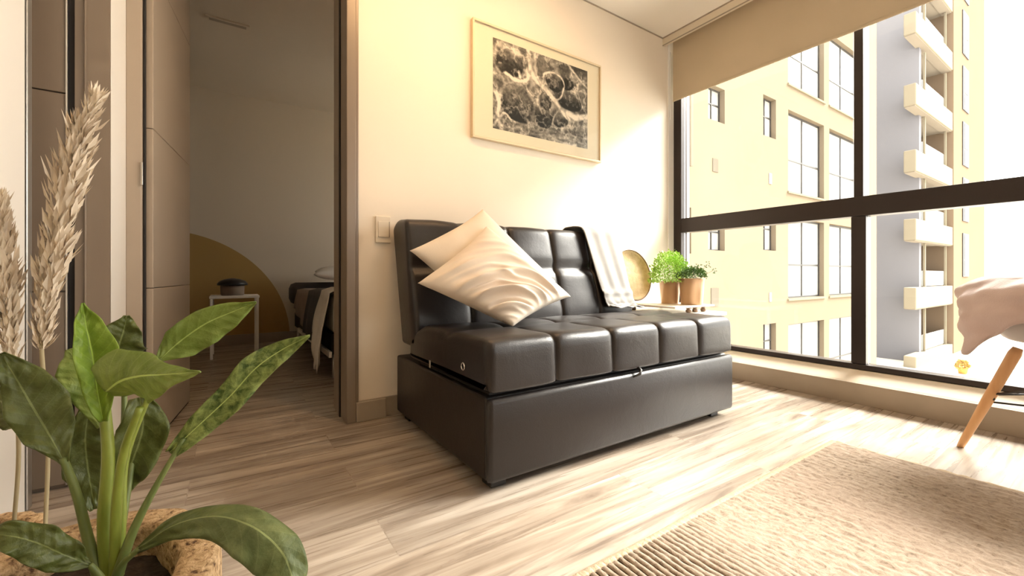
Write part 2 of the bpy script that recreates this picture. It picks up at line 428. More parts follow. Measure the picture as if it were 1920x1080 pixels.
struct(boxo('trim_window_side', 2.88, 3.0, 2.0955, 2.0999, .165, 2.55, M_white))
struct(boxo('trim_pelmet', 2.815, 2.838, RY0, 2.0995, 2.487, CEIL - .0005, M_pelmet))
struct(boxo('trim_pelmet_line', 2.812, 2.8149, RY0, 2.0995, 2.484, 2.492, M_base))
struct(boxo('trim_ceiling_line', 2.811, 2.8149, RY0, 2.0995, 2.541, 2.5495, M_base))
struct(boxo('trim_wall_line', .5, 2.81, 2.096, 2.0999, 2.541, 2.5495, M_base))
bl = thing('roller_blind', (2.9, 0, 2.06), 'half lowered beige roller blind on the big window', 'blind')
boxo('fabric', 2.9005, 2.9025, -2.3, 2.068, 2.075, 2.535, M_blind, bl)
boxo('bottom_bar', 2.896, 2.907, -2.3, 2.068, 2.058, 2.0752, M_blind, bl, bev=.003)
tubeo('roller', [(2.92, -2.3, 2.50), (2.92, 2.068, 2.50)], .017, M_pelmet, bl, 16)
ch = tag(tubeo('blind_chain', [(2.885, 2.082, 2.45), (2.882, 2.083, 2.1), (2.885, 2.082, 1.92)], .0025, M_white, None, 6), 'thin white pull chain hanging beside the blind', 'blind chain')
# unseen windows, added to brighten the living room and the bedroom
w2 = struct(thing('added_window_2', (1.9, RY0, 0), '', 'window')); del w2['label'], w2['category']
for n_, a in (('frame_bottom', (1.3, 2.5, .9, .95)), ('frame_top', (1.3, 2.5, 2.25, 2.3)), ('frame_side', (1.3, 1.36, .9501, 2.2499)), ('frame_side', (2.44, 2.5, .9501, 2.2499)), ('mullion', (1.87, 1.93, .9501, 2.2499))):
    boxo(n_, a[0], a[1], RY0 - .10, RY0 - .04, a[2], a[3], M_frame, w2)
for a, b in ((1.36, 1.87), (1.93, 2.44)): boxo('pane', a, b, RY0 - .075, RY0 - .07, .95, 2.25, M_glass, w2)
w3 = struct(thing('added_window_3', (3.05, 3.7, 0), '', 'window')); del w3['label'], w3['category']  # added out of view, sized to lift the dim bedroom
for a in ((3.1, 4.3, .95, .99), (3.1, 4.3, 2.01, 2.05), (3.1, 3.14, .9901, 2.0099), (4.26, 4.3, .9901, 2.0099)):
    boxo('frame_bar', 3.05, 3.11, a[0], a[1], a[2], a[3], M_frame, w3)
boxo('pane', 3.07, 3.075, 3.14, 4.26, .99, 2.01, M_glass, w3)

# warm recessed ceiling lamps
def downlight(x, y, e, label, aim=(0, 0)):
    t = thing('recessed_ceiling_lamp', (x, y, CEIL - .02), label, 'ceiling lamp')
    latheo('lamp_ring', [(.045, CEIL - .004), (.058, CEIL - .004), (.058, CEIL - .0005), (.045, CEIL - .0005)], x, y, M_white, t, 24)
    em = bpy.data.materials.new('warm_lamp_glow'); em.use_nodes = True
    b = em.node_tree.nodes['Principled BSDF']; b.inputs['Emission Color'].default_value = (1, .7, .4, 1); b.inputs['Emission Strength'].default_value = 4
    latheo('bulb', [(.001, CEIL - .003), (.040, CEIL - .003), (.040, CEIL - .0008), (.001, CEIL - .0008)], x, y, em, t, 24)
    l = bpy.data.lights.new('lamp_beam', 'SPOT'); l.energy = e; l.color = (1.0, .56, .24); l.spot_size = math.radians(150); l.spot_blend = 1.0; l.shadow_soft_size = .05
    lo = bpy.data.objects.new('lamp_beam', l); lo.parent = t; lo.location = (0, 0, -.02)
    lo.rotation_euler = (math.radians(aim[0]), math.radians(aim[1]), 0); COL.objects.link(lo)
downlight(.75, 1.35, 34, 'round recessed ceiling lamp nearest the doorway', (25, 0))
downlight(1.45, 1.35, 22, 'round recessed ceiling lamp in front of the framed photograph', (25, 0))

# ------------------------------------------------------------------ light switch
s_ = thing('light_switch', (.63, 2.09, .86), 'square cream light switch on the wall left of the sofa', 'switch')
boxo('plate', .593, .668, 2.088, 2.0995, .857, .988, M_pelmet, s_, bev=.003)
boxo('rocker', .604, .657, 2.083, 2.0879, .885, .962, M_pelmet, s_, bev=.002)
boxo('rocker_edge', .658, .661, 2.085, 2.0879, .885, .962, M_base, s_)

# ------------------------------------------------------------------ framed black and white photograph
def fbm(shape, base, octs, seed):
    r = np.random.RandomState(seed); H, Wd = shape; out = np.zeros(shape); amp = 1; tot = 0
    for o in range(octs):
        g = r.rand(base[0] * 2 ** o + 3, base[1] * 2 ** o + 3)
        y = np.linspace(0, base[0] * 2 ** o, H); x = np.linspace(0, base[1] * 2 ** o, Wd)
        yi = y.astype(int); xi = x.astype(int); fy = (y - yi)[:, None]; fx = (x - xi)[None]
        fy = fy * fy * (3 - 2 * fy); fx = fx * fx * (3 - 2 * fx)
        a = g[np.ix_(yi, xi)]; b = g[np.ix_(yi, xi + 1)]; c = g[np.ix_(yi + 1, xi)]; d = g[np.ix_(yi + 1, xi + 1)]
        out += amp * ((a * (1 - fx) + b * fx) * (1 - fy) + (c * (1 - fx) + d * fx) * fy); tot += amp; amp *= .55
    return out / tot
def picture_values(H, Wd):
    T, S = np.meshgrid(np.linspace(0, 1, H), np.linspace(0, 1, Wd), indexing='ij')
    n1 = fbm((H, Wd), (6, 8), 5, 3); n2 = fbm((H, Wd), (14, 20), 4, 5); n3 = fbm((H, Wd), (3, 4), 4, 9)
    v = .16 + .22 * n1 + .10 * (n2 - .5)
    ridge = 1 - np.abs(fbm((H, Wd), (4, 6), 5, 21) - .5) * 9
    v += .22 * np.clip(ridge, 0, 1)
    v += .5 * np.clip((n3 - .55) * 4, 0, 1) * (T < .3) * n2
    def P(x, y): s = (x - 200) / 578.; return s, (y - 240 - 190 * s) / (555 - 120 * s)
    def stroke(pts, w, val, k=1.0):
        nonlocal v
        q = [P(*p) for p in pts]; c = catmull([Vector((a, b, 0)) for a, b in q], 60)
        D = np.full(T.shape, 9.)
        ws = S + .012 * (n2 - .5) * 2; wt = T + .03 * (n1 - .5)
        for a, b in zip(c, c[1:]):
            dx, dy = b.x - a.x, (b.y - a.y); L = dx * dx + dy * dy + 1e-9
            t = np.clip(((ws - a.x) * dx + (wt - a.y) * dy) / L, 0, 1)
            D = np.minimum(D, np.hypot(ws - a.x - t * dx, (wt - a.y - t * dy) * .72))
        m_ = np.clip(1.5 - D / w, 0, 1) * k * np.clip(.35 + n2 * 1.1, 0, 1)
        v = v * (1 - m_) + (val * (.75 + .5 * n2)) * m_
    def blob(x, y, rx, ry, val, rim=None):
        nonlocal v
        s, t = P(x, y); q = np.hypot((S - s) / (rx / 578.), (T - t) / (ry / 500.)) + .25 * (n1 - .5)
        m_ = np.clip((1 - q) * 8, 0, 1); v = v * (1 - m_) + (val + .30 * (n2 - .5) - .13 * np.clip((T - t) / (ry / 500.), -1, 1) + .05) * m_
        if rim is not None:
            m2 = np.clip(1 - np.abs(q - 1.0 - .3 * (n2 - .5)) / .07, 0, 1) * (T < t + .02) * .6 * np.clip(n2 * 3 - .9, 0, 1); v = v * (1 - m2) + rim * m2
    blob(290, 390, 85, 80, .13); blob(330, 640, 100, 120, .15, .55); blob(560, 490, 60, 60, .17, .6)
    blob(660, 600, 85, 60, .14, .4); blob(640, 500, 45, 40, .08); blob(590, 700, 60, 60, .20, .35); blob(490, 700, 60, 70, .10)
    blob(720, 770, 80, 40, .22, .4); blob(500, 600, 40, 60, .12)
    stroke([(395, 290), (405, 400), (440, 480), (520, 550), (580, 625), (650, 700)], .018, .72)
    stroke([(430, 300), (438, 420), (470, 500), (540, 590)], .009, .62)
    stroke([(415, 380), (470, 520), (455, 600), (480, 680)], .007, .5, .8)
    stroke([(480, 520), (490, 450), (560, 435), (615, 490), (600, 570), (550, 600)], .008, .68)
    stroke([(270, 450), (330, 490), (385, 490), (400, 460)], .013, .75); stroke([(340, 440), (350, 470)], .012, .7)
    stroke([(640, 660), (700, 690), (770, 680)], .022, .82); stroke([(690, 520), (720, 580), (745, 640)], .006, .5)
    stroke([(215, 570), (235, 640), (225, 720), (245, 770)], .014, .72); stroke([(205, 770), (260, 700), (300, 740)], .010, .7)
    stroke([(300, 735), (400, 770), (520, 800), (640, 800), (770, 850)], .008, .45); stroke([(545, 820), (620, 845), (700, 850)], .012, .7)
    stroke([(640, 380), (700, 450), (770, 520)], .010, .62); stroke([(540, 740), (560, 680), (610, 640), (660, 740)], .007, .5)
    stroke([(230, 280), (280, 300), (340, 330)], .025, .6); stroke([(500, 350), (560, 400), (570, 430)], .02, .45)
    v = np.where(T > .86, v * .6 + .35 * (.25 + .5 * np.clip(np.sin(T * 90 + n1 * 9), 0, 1) * n2), v)
    rg = 1 - np.abs(fbm((H, Wd), (9, 13), 4, 77) - .5) * 14
    v += .22 * np.clip(rg, 0, 1) * (n1 > .42)
    v = (v - .22) * 1.55 + .15 + .25 * (fbm((H, Wd), (50, 70), 2, 8) - .5)
    return np.clip(v, .02, .92)
pf = thing('framed_photograph', (1.62, 2.09, 1.47), 'framed black and white photograph of rocks and roots above the sofa', 'framed picture')
px0, px1, pz0, pz1 = 1.121, 2.117, 1.466, 2.130
M_pframe = mat('pale_gold_frame', (.66, .55, .38), .45, .1); M_mat = mat('cream_mount', (.88, .79, .64), .8)
bm = bmesh.new(); fw = .012
box(bm, px0, px1, 2.072, 2.0995, pz0, pz0 + fw, .002); box(bm, px0, px1, 2.072, 2.0995, pz1 - fw, pz1, .002)
box(bm, px0, px0 + fw, 2.072, 2.0995, pz0 + fw, pz1 - fw, .002); box(bm, px1 - fw, px1, 2.072, 2.0995, pz0 + fw, pz1 - fw, .002)
bmo('frame', bm, M_pframe, pf)
boxo('mount', px0 + fw, px1 - fw, 2.084, 2.095, pz0 + fw, pz1 - fw, M_mat, pf)
H_, W_ = 200, 280
vals = picture_values(H_, W_)
ix0, ix1, iz0, iz1 = 1.257, 1.997, 1.542, 2.064
vv = [(ix0 + (ix1 - ix0) * j / (W_ - 1), 2.0835, iz1 - (iz1 - iz0) * i / (H_ - 1)) for i in range(H_) for j in range(W_)]
ff = [(i * W_ + j, (i + 1) * W_ + j, (i + 1) * W_ + j + 1, i * W_ + j + 1) for i in range(H_ - 1) for j in range(W_ - 1)]
me = bpy.data.meshes.new('print'); me.from_pydata(vv, [], ff)
ca = me.color_attributes.new('tone', 'FLOAT_COLOR', 'POINT')
g_ = (vals.reshape(-1)) ** 1.45
arr = np.stack([g_ * 1.0, g_ * .90, g_ * .80, np.ones_like(g_)], 1).astype(np.float32)
ca.data.foreach_set('color', arr.reshape(-1))
M_print = mat('photographic_print', (.3, .3, .3), .45); n = N(M_print); at_ = n.n('VertexColor'); at_.layer_name = 'tone'; n.col(at_.outputs[0])
link('print', me, M_print, pf)
boxo('glazing', px0 + fw, px1 - fw, 2.0795, 2.0805, pz0 + fw, pz1 - fw, M_pglass, pf)

# ------------------------------------------------------------------ sofa
SX0, SX1 = .68, 2.10
sofa = thing('sofa_bed', (1.39, 1.6, 0), 'dark brown leatherette sofa bed with tufted seat under the picture', 'sofa')
bm = bmesh.new(); box(bm, SX0 + .008, SX1 - .004, 1.185, 2.06, .028, .303, .010, 3)
bmo('base', bm, M_leather, sofa, False)
fp = boxo('front_panel', SX0, SX1 + .004, 1.150, 1.186, .030, .302, M_leather, sofa, bev=.018, smooth=True)
boxo('storage_rim', SX0 + .03, SX1 - .03, 1.20, 1.80, .3032, .312, M_leather_in, sofa)
for x, y in ((SX0 + .06, 1.22), (SX1 - .10, 1.22), (SX0 + .06, 1.98), (SX1 - .10, 1.98)):
    boxo('foot', x - .03, x + .03, y - .03, y + .03, 0, .0278, M_black, sofa, bev=.003)
bm = bmesh.new(); tube(bm, [(1.385, 1.150, .322), (1.386, 1.138, .312), (1.375, 1.133, .300), (1.35, 1.1475, .288)], [.006, .007, .006, .003], 8)
bmo('pull_strap', bm, M_black, sofa, True)

def smoothstep(x): x = min(max(x, 0), 1); return x * x * (3 - 2 * x)
def tufted(name, prof, seams_s, nsec, x0, x1, depth, end_r, parent, mt, rows=None, top_soft=0):
    """closed cross section prof [(y,z,free)] swept along X in padded sections; free = how far the seam pulls in there"""
    xs = []
    L = (x1 - x0) / nsec
    for k in range(nsec):
        for t in (0, .012, .03, .06, .11, .18, .28, .4, .5, .6, .72, .82, .89, .94, .97, .988): xs.append(x0 + (k + t) * L)
    xs.append(x1)
    ex = []
    for e in (.0, .06, .15, .3, .5, .75, 1.0): ex += [x0 + end_r * e, x1 - end_r * e]
    xs = sorted(set([round(x, 5) for x in xs + ex]))
    n = len(prof); cy = sum(p[0] for p in prof) / n; cz = sum(p[1] for p in prof) / n
    nor = []
    for i in range(n):
        a, b = prof[i - 1], prof[(i + 1) % n]; t = Vector((b[0] - a[0], b[1] - a[1])); t.normalize()
        nrm = Vector((t[1], -t[0]))
        if nrm.dot(Vector((prof[i][0] - cy, prof[i][1] - cz))) < 0: nrm = -nrm
        nor.append(nrm)
    verts = []; faces = []
    for x in xs:
        t = ((x - x0) / L) % 1.0
        if abs(x - x1) < 1e-4 or abs(x - x0) < 1e-4: dd = 0
        else:
            e = abs(2 * t - 1); dd = depth * (.22 * e ** 2 + .78 * e ** 16)
            if (x - x0) < L * .5 or (x1 - x) < L * .5:
                if (x - x0) < L * .5: dd = dd * 0 + depth * .22 * e ** 2
                if (x1 - x) < L * .5: dd = depth * .22 * e ** 2
        de = min(x - x0, x1 - x); er = 0
        if de < end_r: er = end_r - math.sqrt(max(0, end_r ** 2 - (end_r - de) ** 2))
        for i, (y, z, fr) in enumerate(prof):
            off = dd * fr + er
            wob = .0035 * mnoise.noise(Vector((x * 7, y * 8, z * 8))) * (1 if fr > .3 else .3)
            verts.append((x, y - nor[i][0] * (off - wob), z - nor[i][1] * (off - wob)))
    for j in range(len(xs) - 1):
        for i in range(n): faces.append((j * n + i, j * n + (i + 1) % n, (j + 1) * n + (i + 1) % n, (j + 1) * n + i))
    faces.append(tuple(range(n))[::-1]); faces.append(tuple((len(xs) - 1) * n + i for i in range(n)))
    bm = bmesh.new(); bv = [bm.verts.new(p) for p in verts]
    for f in faces: bm.faces.new([bv[i] for i in f])
    o = bmo(name, bm, mt, parent, True)
    return o
def roundprof(corners, seams=()):
    """corners [(y,z,r,free)] clockwise -> dense rounded polygon with free values"""
    out = []; k = len(corners)
    for i in range(k):
        y, z, r, fr = corners[i]; p = Vector((y, z)); a = Vector(corners[i - 1][:2]); b = Vector(corners[(i + 1) % k][:2])
        da = (a - p).normalized(); db = (b - p).normalized(); r_ = min(r, (a - p).length * .48, (b - p).length * .48)
        for t in (0, .2, .4, .6, .8, 1):
            q = (p + da * r_) * (1 - t) ** 2 + p * 2 * t * (1 - t) + (p + db * r_) * t ** 2; out.append((q.x, q.y, fr))
        frn = corners[(i + 1) % k]; q2 = Vector(frn[:2]); e1 = p + db * r_; r2 = min(frn[2], (q2 - p).length * .48, (Vector(corners[(i + 2) % k][:2]) - q2).length * .48)
        e2 = q2 - db * r2; L = (e2 - e1).length; m = int(L / .022)
        for t in range(1, m):
            q = e1.lerp(e2, t / m); out.append((q.x, q.y, fr + (frn[3] - fr) * t / m))
    return out
def dimple(prof, cy, cz, w, d, direc):
    return [(y + direc[0] * d * math.exp(-(((y - cy) ** 2 + (z - cz) ** 2) / w ** 2)), z + direc[1] * d * math.exp(-(((y - cy) ** 2 + (z - cz) ** 2) / w ** 2)), f) for y, z, f in prof]
sp0 = roundprof([(1.150, .318, .012, .6), (1.148, .496, .055, 1), (1.70, .492, .10, .6), (1.86, .42, .04, 0), (1.86, .318, .02, 0)])
sp0 = dimple(sp0, 1.47, .49, .035, .012, (0, -1))
seat = tufted('seat', sp0, None, 5, SX0 - .004, SX1 + .004, .020, .030, sofa, M_leather)
bp = roundprof([(1.775, .375, .03, .3), (1.765, .50, .04, .9), (1.895, .965, .040, 1), (2.035, .968, .035, .2), (2.093, .93, .03, 0), (1.955, .375, .02, 0)])
bp = dimple(bp, 1.838, .742, .024, .022, (.96, -.27))
back = tufted('backrest', bp, None, 5, SX0 - .004, SX1 - .01, .022, .020, sofa, M_leather)
# dark seams are creases of the padding; metal eyelets on the cushion side
def ring(name, y, z, r, parent):
    bm = bmesh.new(); x = SX0 - .0075
    pts = [Vector((x, y + r * math.cos(a), z + r * math.sin(a))) for a in [k * math.pi / 9 for k in range(19)]]
    tube(bm, pts, .0028, 6); return bmo(name, bm, M_chrome, parent, True)
ring('eyelet', 1.315, .382, .012, sofa)
e_ = onX(806, 684, SX0 - .006)
boxo('side_tag', SX0 - .008, SX0 - .004, e_.y - .006, e_.y + .006, e_.z - .012, e_.z + .018, M_alu, sofa, bev=.001)

# ------------------------------------------------------------------ cushions
def pillow(name, T, R, B, L, thick, mt, label, wr=0, seed=1, N_=56):
    T, R, B, L = map(Vector, (T, R, B, L)); nrm = (R - L).cross(T - B).normalized()
    if nrm.dot(Vector((0, 0, CAMZ)) - T) < 0: nrm = -nrm
    bm = bmesh.new(); grids = []
    for side in (1, -1):
        g = []
        for i in range(N_ + 1):
            row = []
            for j in range(N_ + 1):
                a, b = -1 + 2 * i / N_, -1 + 2 * j / N_
                pin = .075
                a2 = a * (1 - pin * (1 - b * b) * abs(a) ** 1.5) ; b2 = b * (1 - pin * (1 - a * a) * abs(b) ** 1.5)
                u, w = (a2 + 1) / 2, (b2 + 1) / 2      # u: L->? corners L(0,0) T(0,1) R(1,1) B(1,0)
                p = L * (1 - u) * (1 - w) + T * (1 - u) * w + R * u * w + B * u * (1 - w)
                h = max(0, (1 - a * a) * (1 - b * b)) ** .42 * thick
                ed = max(0, (1 - a ** 4) * (1 - b ** 4))
                if wr and side == 1:
                    # folds sweeping from the left corner round to the right/bottom edge
                    rr = math.hypot(a - 1.02, (b + .95) * .9); th = math.atan2(b + .95, 1.02 - a)
                    w1 = .5 + .5 * math.sin(rr * 15 + .9 * math.sin(th * 3) + 2.2 * mnoise.noise(Vector((a * 1.3, b * 1.3, seed))))
                    w2 = .5 + .5 * math.sin(rr * 29 + th * 2.5 + 3 * mnoise.noise(Vector((a * 2.0, b * 2.0, seed + 5))))
                    env = ed * (.35 + .65 * math.exp(-((rr - .85) / .75) ** 2))
                    h += wr * env * ((w1 ** 2.2 - .4) * 1.0 + (w2 ** 2 - .4) * .42)
                    h -= wr * 1.5 * ed * math.exp(-((rr - .62) / .045) ** 2) * (1 if th < 1.2 else math.exp(-(th - 1.2) * 3))
                h += .006 * ed * mnoise.noise(Vector((a * 2.5, b * 2.5, seed + 9 * side)))
                e2 = (1 - ed); h += e2 * .004 * math.sin(28 * (a + b) + seed) * (1 if side == 1 else -1) * 0
                row.append(p + nrm * h * side)
            g.append(row)
        grids.append(g)
    vs = {}
    def V(s, i, j):
        edge = i in (0, N_) or j in (0, N_); k = (0 if edge else s, i, j)
        if k not in vs: vs[k] = bm.verts.new(grids[0 if edge else s][i][j])
        return vs[k]
    for s in (0, 1):
        for i in range(N_):
            for j in range(N_):
                q = [V(s, i, j), V(s, i + 1, j), V(s, i + 1, j + 1), V(s, i, j + 1)]
                bm.faces.new(q if s == 0 else q[::-1])
    return tag(bmo(name, bm, mt, None, True), label, 'cushion')
pillow('throw_pillow', W(905, 392, 2.06), W(1042, 528, 2.04), W(885, 578, 1.83), W(768, 470, 1.80), .075, M_pillow, 'plain cream cushion leaning on the backrest behind the wrinkled one', 0, 3)
pillow('throw_pillow', W(912, 424, 1.935), W(1070, 556, 1.90), W(962, 612, 1.66), W(783, 531, 1.665), .078, M_pillow2, 'wrinkled blush cream cushion in front, resting on the seat', .032, 8, 110)

# ------------------------------------------------------------------ knitted throw over the sofa corner
def drape():
    # path in (y,z): behind the back, over its top, down its front, on to the seat
    path = [(2.070, .940), (2.035, .972), (1.99, .976), (1.93, .974), (1.885, .958), (1.862, .90), (1.825, .78), (1.79, .66), (1.757, .56), (1.742, .515), (1.715, .500), (1.655, .499)]
    c = catmull([Vector((0, a, b)) for a, b in path], 90)
    V_, F_ = [], []; NX = 60
    for i, p in enumerate(c):
        t = i / 89.
        xa = 1.755 + .075 * smoothstep((t - .35) / .6); xb = 2.060 - .02 * smoothstep((t - .4) / .5) + .01 * math.sin(t * 9)
        for j in range(NX):
            s = j / (NX - 1.)
            low = smoothstep((t - .68) / .12)
            w = .0034 * math.sin(s * 17 + 1.5 * math.sin(t * 5)) * (1 - low) + low * .007 * (math.sin(s * 15 + t * 22) * .6 + 1.2 * mnoise.noise(Vector((s * 6, t * 16, 3))))
            w += .009 * math.exp(-((t - .70) / .012) ** 2) + .006
            q = c[min(i + 1, 89)] - c[max(i - 1, 0)]; nn = Vector((0, q.z, -q.y)).normalized()
            if nn.dot(p - Vector((0, 1.95, .3))) < 0: nn = -nn
            e = .004 * abs(math.sin(s * math.pi * 4.5)) * low
            V_.append(Vector((xa + (xb - xa) * s, p.y, p.z)) + nn * abs(w + .010))
    for i in range(89):
        for j in range(NX - 1): F_.append((i * NX + j, i * NX + j + 1, (i + 1) * NX + j + 1, (i + 1) * NX + j))
    o = pyd('throw_blanket', V_, F_, M_throw, None, True)
    m = o.modifiers.new('thick', 'SOLIDIFY'); m.thickness = .006; m.offset = 0
    return tag(o, 'off-white throw blanket draped over the right end of the sofa back', 'blanket')
drape()

# ------------------------------------------------------------------ side table, tray, straw tray, pots
tb = thing('side_table', (2.46, 1.78, 0), 'low white side table between sofa and window under the plant pots', 'table')
boxo('tabletop', 2.20, 2.70, 1.52, 2.05, .436, .458, M_white, tb, bev=.004)
for x, y in ((2.23, 1.55), (2.67, 1.55), (2.23, 2.02), (2.67, 2.02)):
    tubeo('leg', [(x, y, 0), (x, y, .4355)], .013, M_white, tb)
ty = thing('serving_tray', (2.46, 1.78, .46), 'thin white tray on small dark wooden feet beneath the plant pots', 'tray')
boxo('tray_board', 2.24, 2.66, 1.58, 1.99, .494, .503, M_white, ty, bev=.003)
boxo('tray_edge', 2.238, 2.2398, 1.58, 1.99, .492, .505, M_white, ty)
for x, y in ((2.43, 1.62), (2.50, 1.62), (2.59, 1.62), (2.30, 1.95), (2.60, 1.95)):
    latheo('foot', [(.012, .4585), (.017, .463), (.017, .476), (.010, .481), (.016, .486), (.016, .4935)], x, y, M_wood_d, ty, 12)
# round straw tray leaning on the wall behind
st = thing('straw_platter', (2.37, 2.02, .51), 'round woven straw platter leaning on the wall behind the throw', 'platter')
bm = bmesh.new(); cz = .515 + .178; n_ = 48
def tiltp(r, a, h): # platter coordinates: tilted slightly back
    yy = 2.02 + (r * math.sin(a)) * .20 - h * .98; zz = cz + r * math.sin(a) * .98 + h * .2
    return (2.345 + r * math.cos(a), yy, zz)
rings = []
for r, h in ((.002, 0), (.05, 0), (.10, 0), (.14, .002), (.165, .014), (.176, .030), (.180, .030), (.172, .006), (.15, -.006), (.05, -.007), (.002, -.007)):
    rings.append([bm.verts.new(tiltp(r, 2 * math.pi * k / n_, h)) for k in range(n_)])
for i in range(len(rings) - 1):
    for k in range(n_): bm.faces.new([rings[i][k], rings[i][(k + 1) % n_], rings[i + 1][(k + 1) % n_], rings[i + 1][k]])
bmo('platter_body', bm, M_straw, st, True)
bm = bmesh.new(); tube(bm, [tiltp(.180, 2 * math.pi * k / n_, .031) for k in range(n_ + 1)], .0045, 6); bmo('platter_rim', bm, M_wood_d, st, True)

def bush(name, cx, cy, zb, R_, H, n_, mt, parent, seed, ls=.013):
    r = random.Random(seed); V_, F_ = [], []
    for k in range(n_):
        a = r.uniform(0, 2 * math.pi); el = math.acos(r.uniform(-.25, 1)); rad = r.uniform(.45, 1.0) ** .6
        p = Vector((cx + R_ * rad * math.sin(el) * math.cos(a), cy + R_ * rad * math.sin(el) * math.sin(a), zb + .02 + H * rad * max(math.cos(el), -.12)))
        p += Vector((r.gauss(0, .006), r.gauss(0, .006), r.gauss(0, .006)))
        d = (p - Vector((cx, cy, zb - .01))).normalized(); d = (d + Vector((r.uniform(-.7, .7), r.uniform(-.7, .7), r.uniform(-.5, .7)))).normalized()
        s = d.cross(Vector((r.uniform(-1, 1), r.uniform(-1, 1), r.uniform(-1, 1)))).normalized(); L = ls * r.uniform(.7, 1.4); n2 = d.cross(s)
        b = len(V_); V_ += [p, p + d * L * .5 + s * L * .36 + n2 * L * .1, p + d * L, p + d * L * .5 - s * L * .36 + n2 * L * .1]
        F_.append((b, b + 1, b + 2, b + 3))
    for k in range(26):   # stems
        a = r.uniform(0, 2 * math.pi); el = r.uniform(0, 1.3); rad = r.uniform(.5, .95)
        p = Vector((cx + R_ * rad * math.sin(el) * math.cos(a), cy + R_ * rad * math.sin(el) * math.sin(a), zb + H * rad * math.cos(el)))
        q = Vector((cx + r.uniform(-.02, .02), cy + r.uniform(-.02, .02), zb - .012)); b = len(V_); V_ += [q, q + Vector((.003, 0, 0)), p + Vector((.001, 0, 0)), p]; F_.append((b, b + 1, b + 2, b + 3))
    return pyd(name, V_, F_, mt, parent)
def pot(cx, cy, z0, r0, r1, h, label, gr=None):
    t = thing('potted_plant', (cx, cy, z0), label, 'potted plant', gr)
    latheo('pot', [(r0, z0), (r0 + .002, z0 + .004), (r1, z0 + h), (r1 + .003, z0 + h), (r1 + .003, z0 + h + .004), (r1 - .004, z0 + h + .004), (r1 - .006, z0 + h - .018)], cx, cy, M_pot_t, t, 40)
    latheo('soil', [(r1 - .008, z0 + h - .017), (r1 - .008, z0 + h - .012)], cx, cy, M_soil, t, 24, False)
    return t
p1 = W(1256, 515, 2.90); p2 = W(1297, 515, 2.80)
t1 = pot(p1.x, p1.y, .5035, .056, .069, .148, 'lush light green bushy plant in the left copper tan pot')
bush('foliage', p1.x, p1.y, .655, .135, .185, 2600, M_bush, t1, 4)
t2 = pot(p2.x, p2.y, .5035, .066, .080, .168, 'darker sparse green plant in the right copper tan pot')
bush('foliage', p2.x, p2.y, .672, .088, .05, 800, M_bush2, t2, 5, .014)
bm = bmesh.new(); 
for dx, dy, hh in ((.10, -.05, .10), (.13, -.07, .055), (.04, -.02, .09)):
    e = Vector((p2.x + dx, p2.y + dy, .672 + hh)); tube(bm, [(p2.x + dx * .3, p2.y + dy * .3, .665), (p2.x + dx * .7, p2.y + dy * .7, .672 + hh * .6), e], .0012, 5)
    for k in range(9):
        q = e + Vector((rnd.uniform(-.02, .02), rnd.uniform(-.02, .02), rnd.uniform(-.03, .01))); v1 = bm.verts.new(q); v2 = bm.verts.new(q + Vector((.012, -.004, .004))); v3 = bm.verts.new(q + Vector((.004, .003, .010))); bm.faces.new((v1, v2, v3))
bmo('sprig', bm, M_bush2, t2)

# ------------------------------------------------------------------ rug
def mk_rugm():
    m = mat('jute_weave', (.6, .45, .3), .95, 0, .2); n = N(m); v = n.mp((1, 1, 1))
    g = n.n('NewGeometry'); sp = n.n('SeparateXYZ'); n.l(g.outputs['Position'], sp.inputs[0])
    a = n.noise(v, 55, 6, .7, .5); b = n.noise(v, 3.5, 3, .5)
    c = n.ramp(a, [(.30, (.11, .08, .055)), (.43, (.265, .205, .152)), (.63, (.36, .29, .225))])
    c = n.mix(n.ramp(b, [(.35, (0, 0, 0)), (.7, (.55, .55, .55))]), c, (.33, .25, .195))
    edge = n.math('GREATER_THAN', sp.outputs[1], .712)
    edgex = n.math('GREATER_THAN', sp.outputs[0], 2.08)
    c = n.mix(n.math('MAXIMUM', edge, edgex), c, (.48, .385, .27))
    # shade of the gaps between the cords, painted dark wherever the height is low
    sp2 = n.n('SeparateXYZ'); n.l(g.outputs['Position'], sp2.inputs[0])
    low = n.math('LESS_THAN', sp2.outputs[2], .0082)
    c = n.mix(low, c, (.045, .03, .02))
    n.col(c); n.bump(a, .8, .006); return m
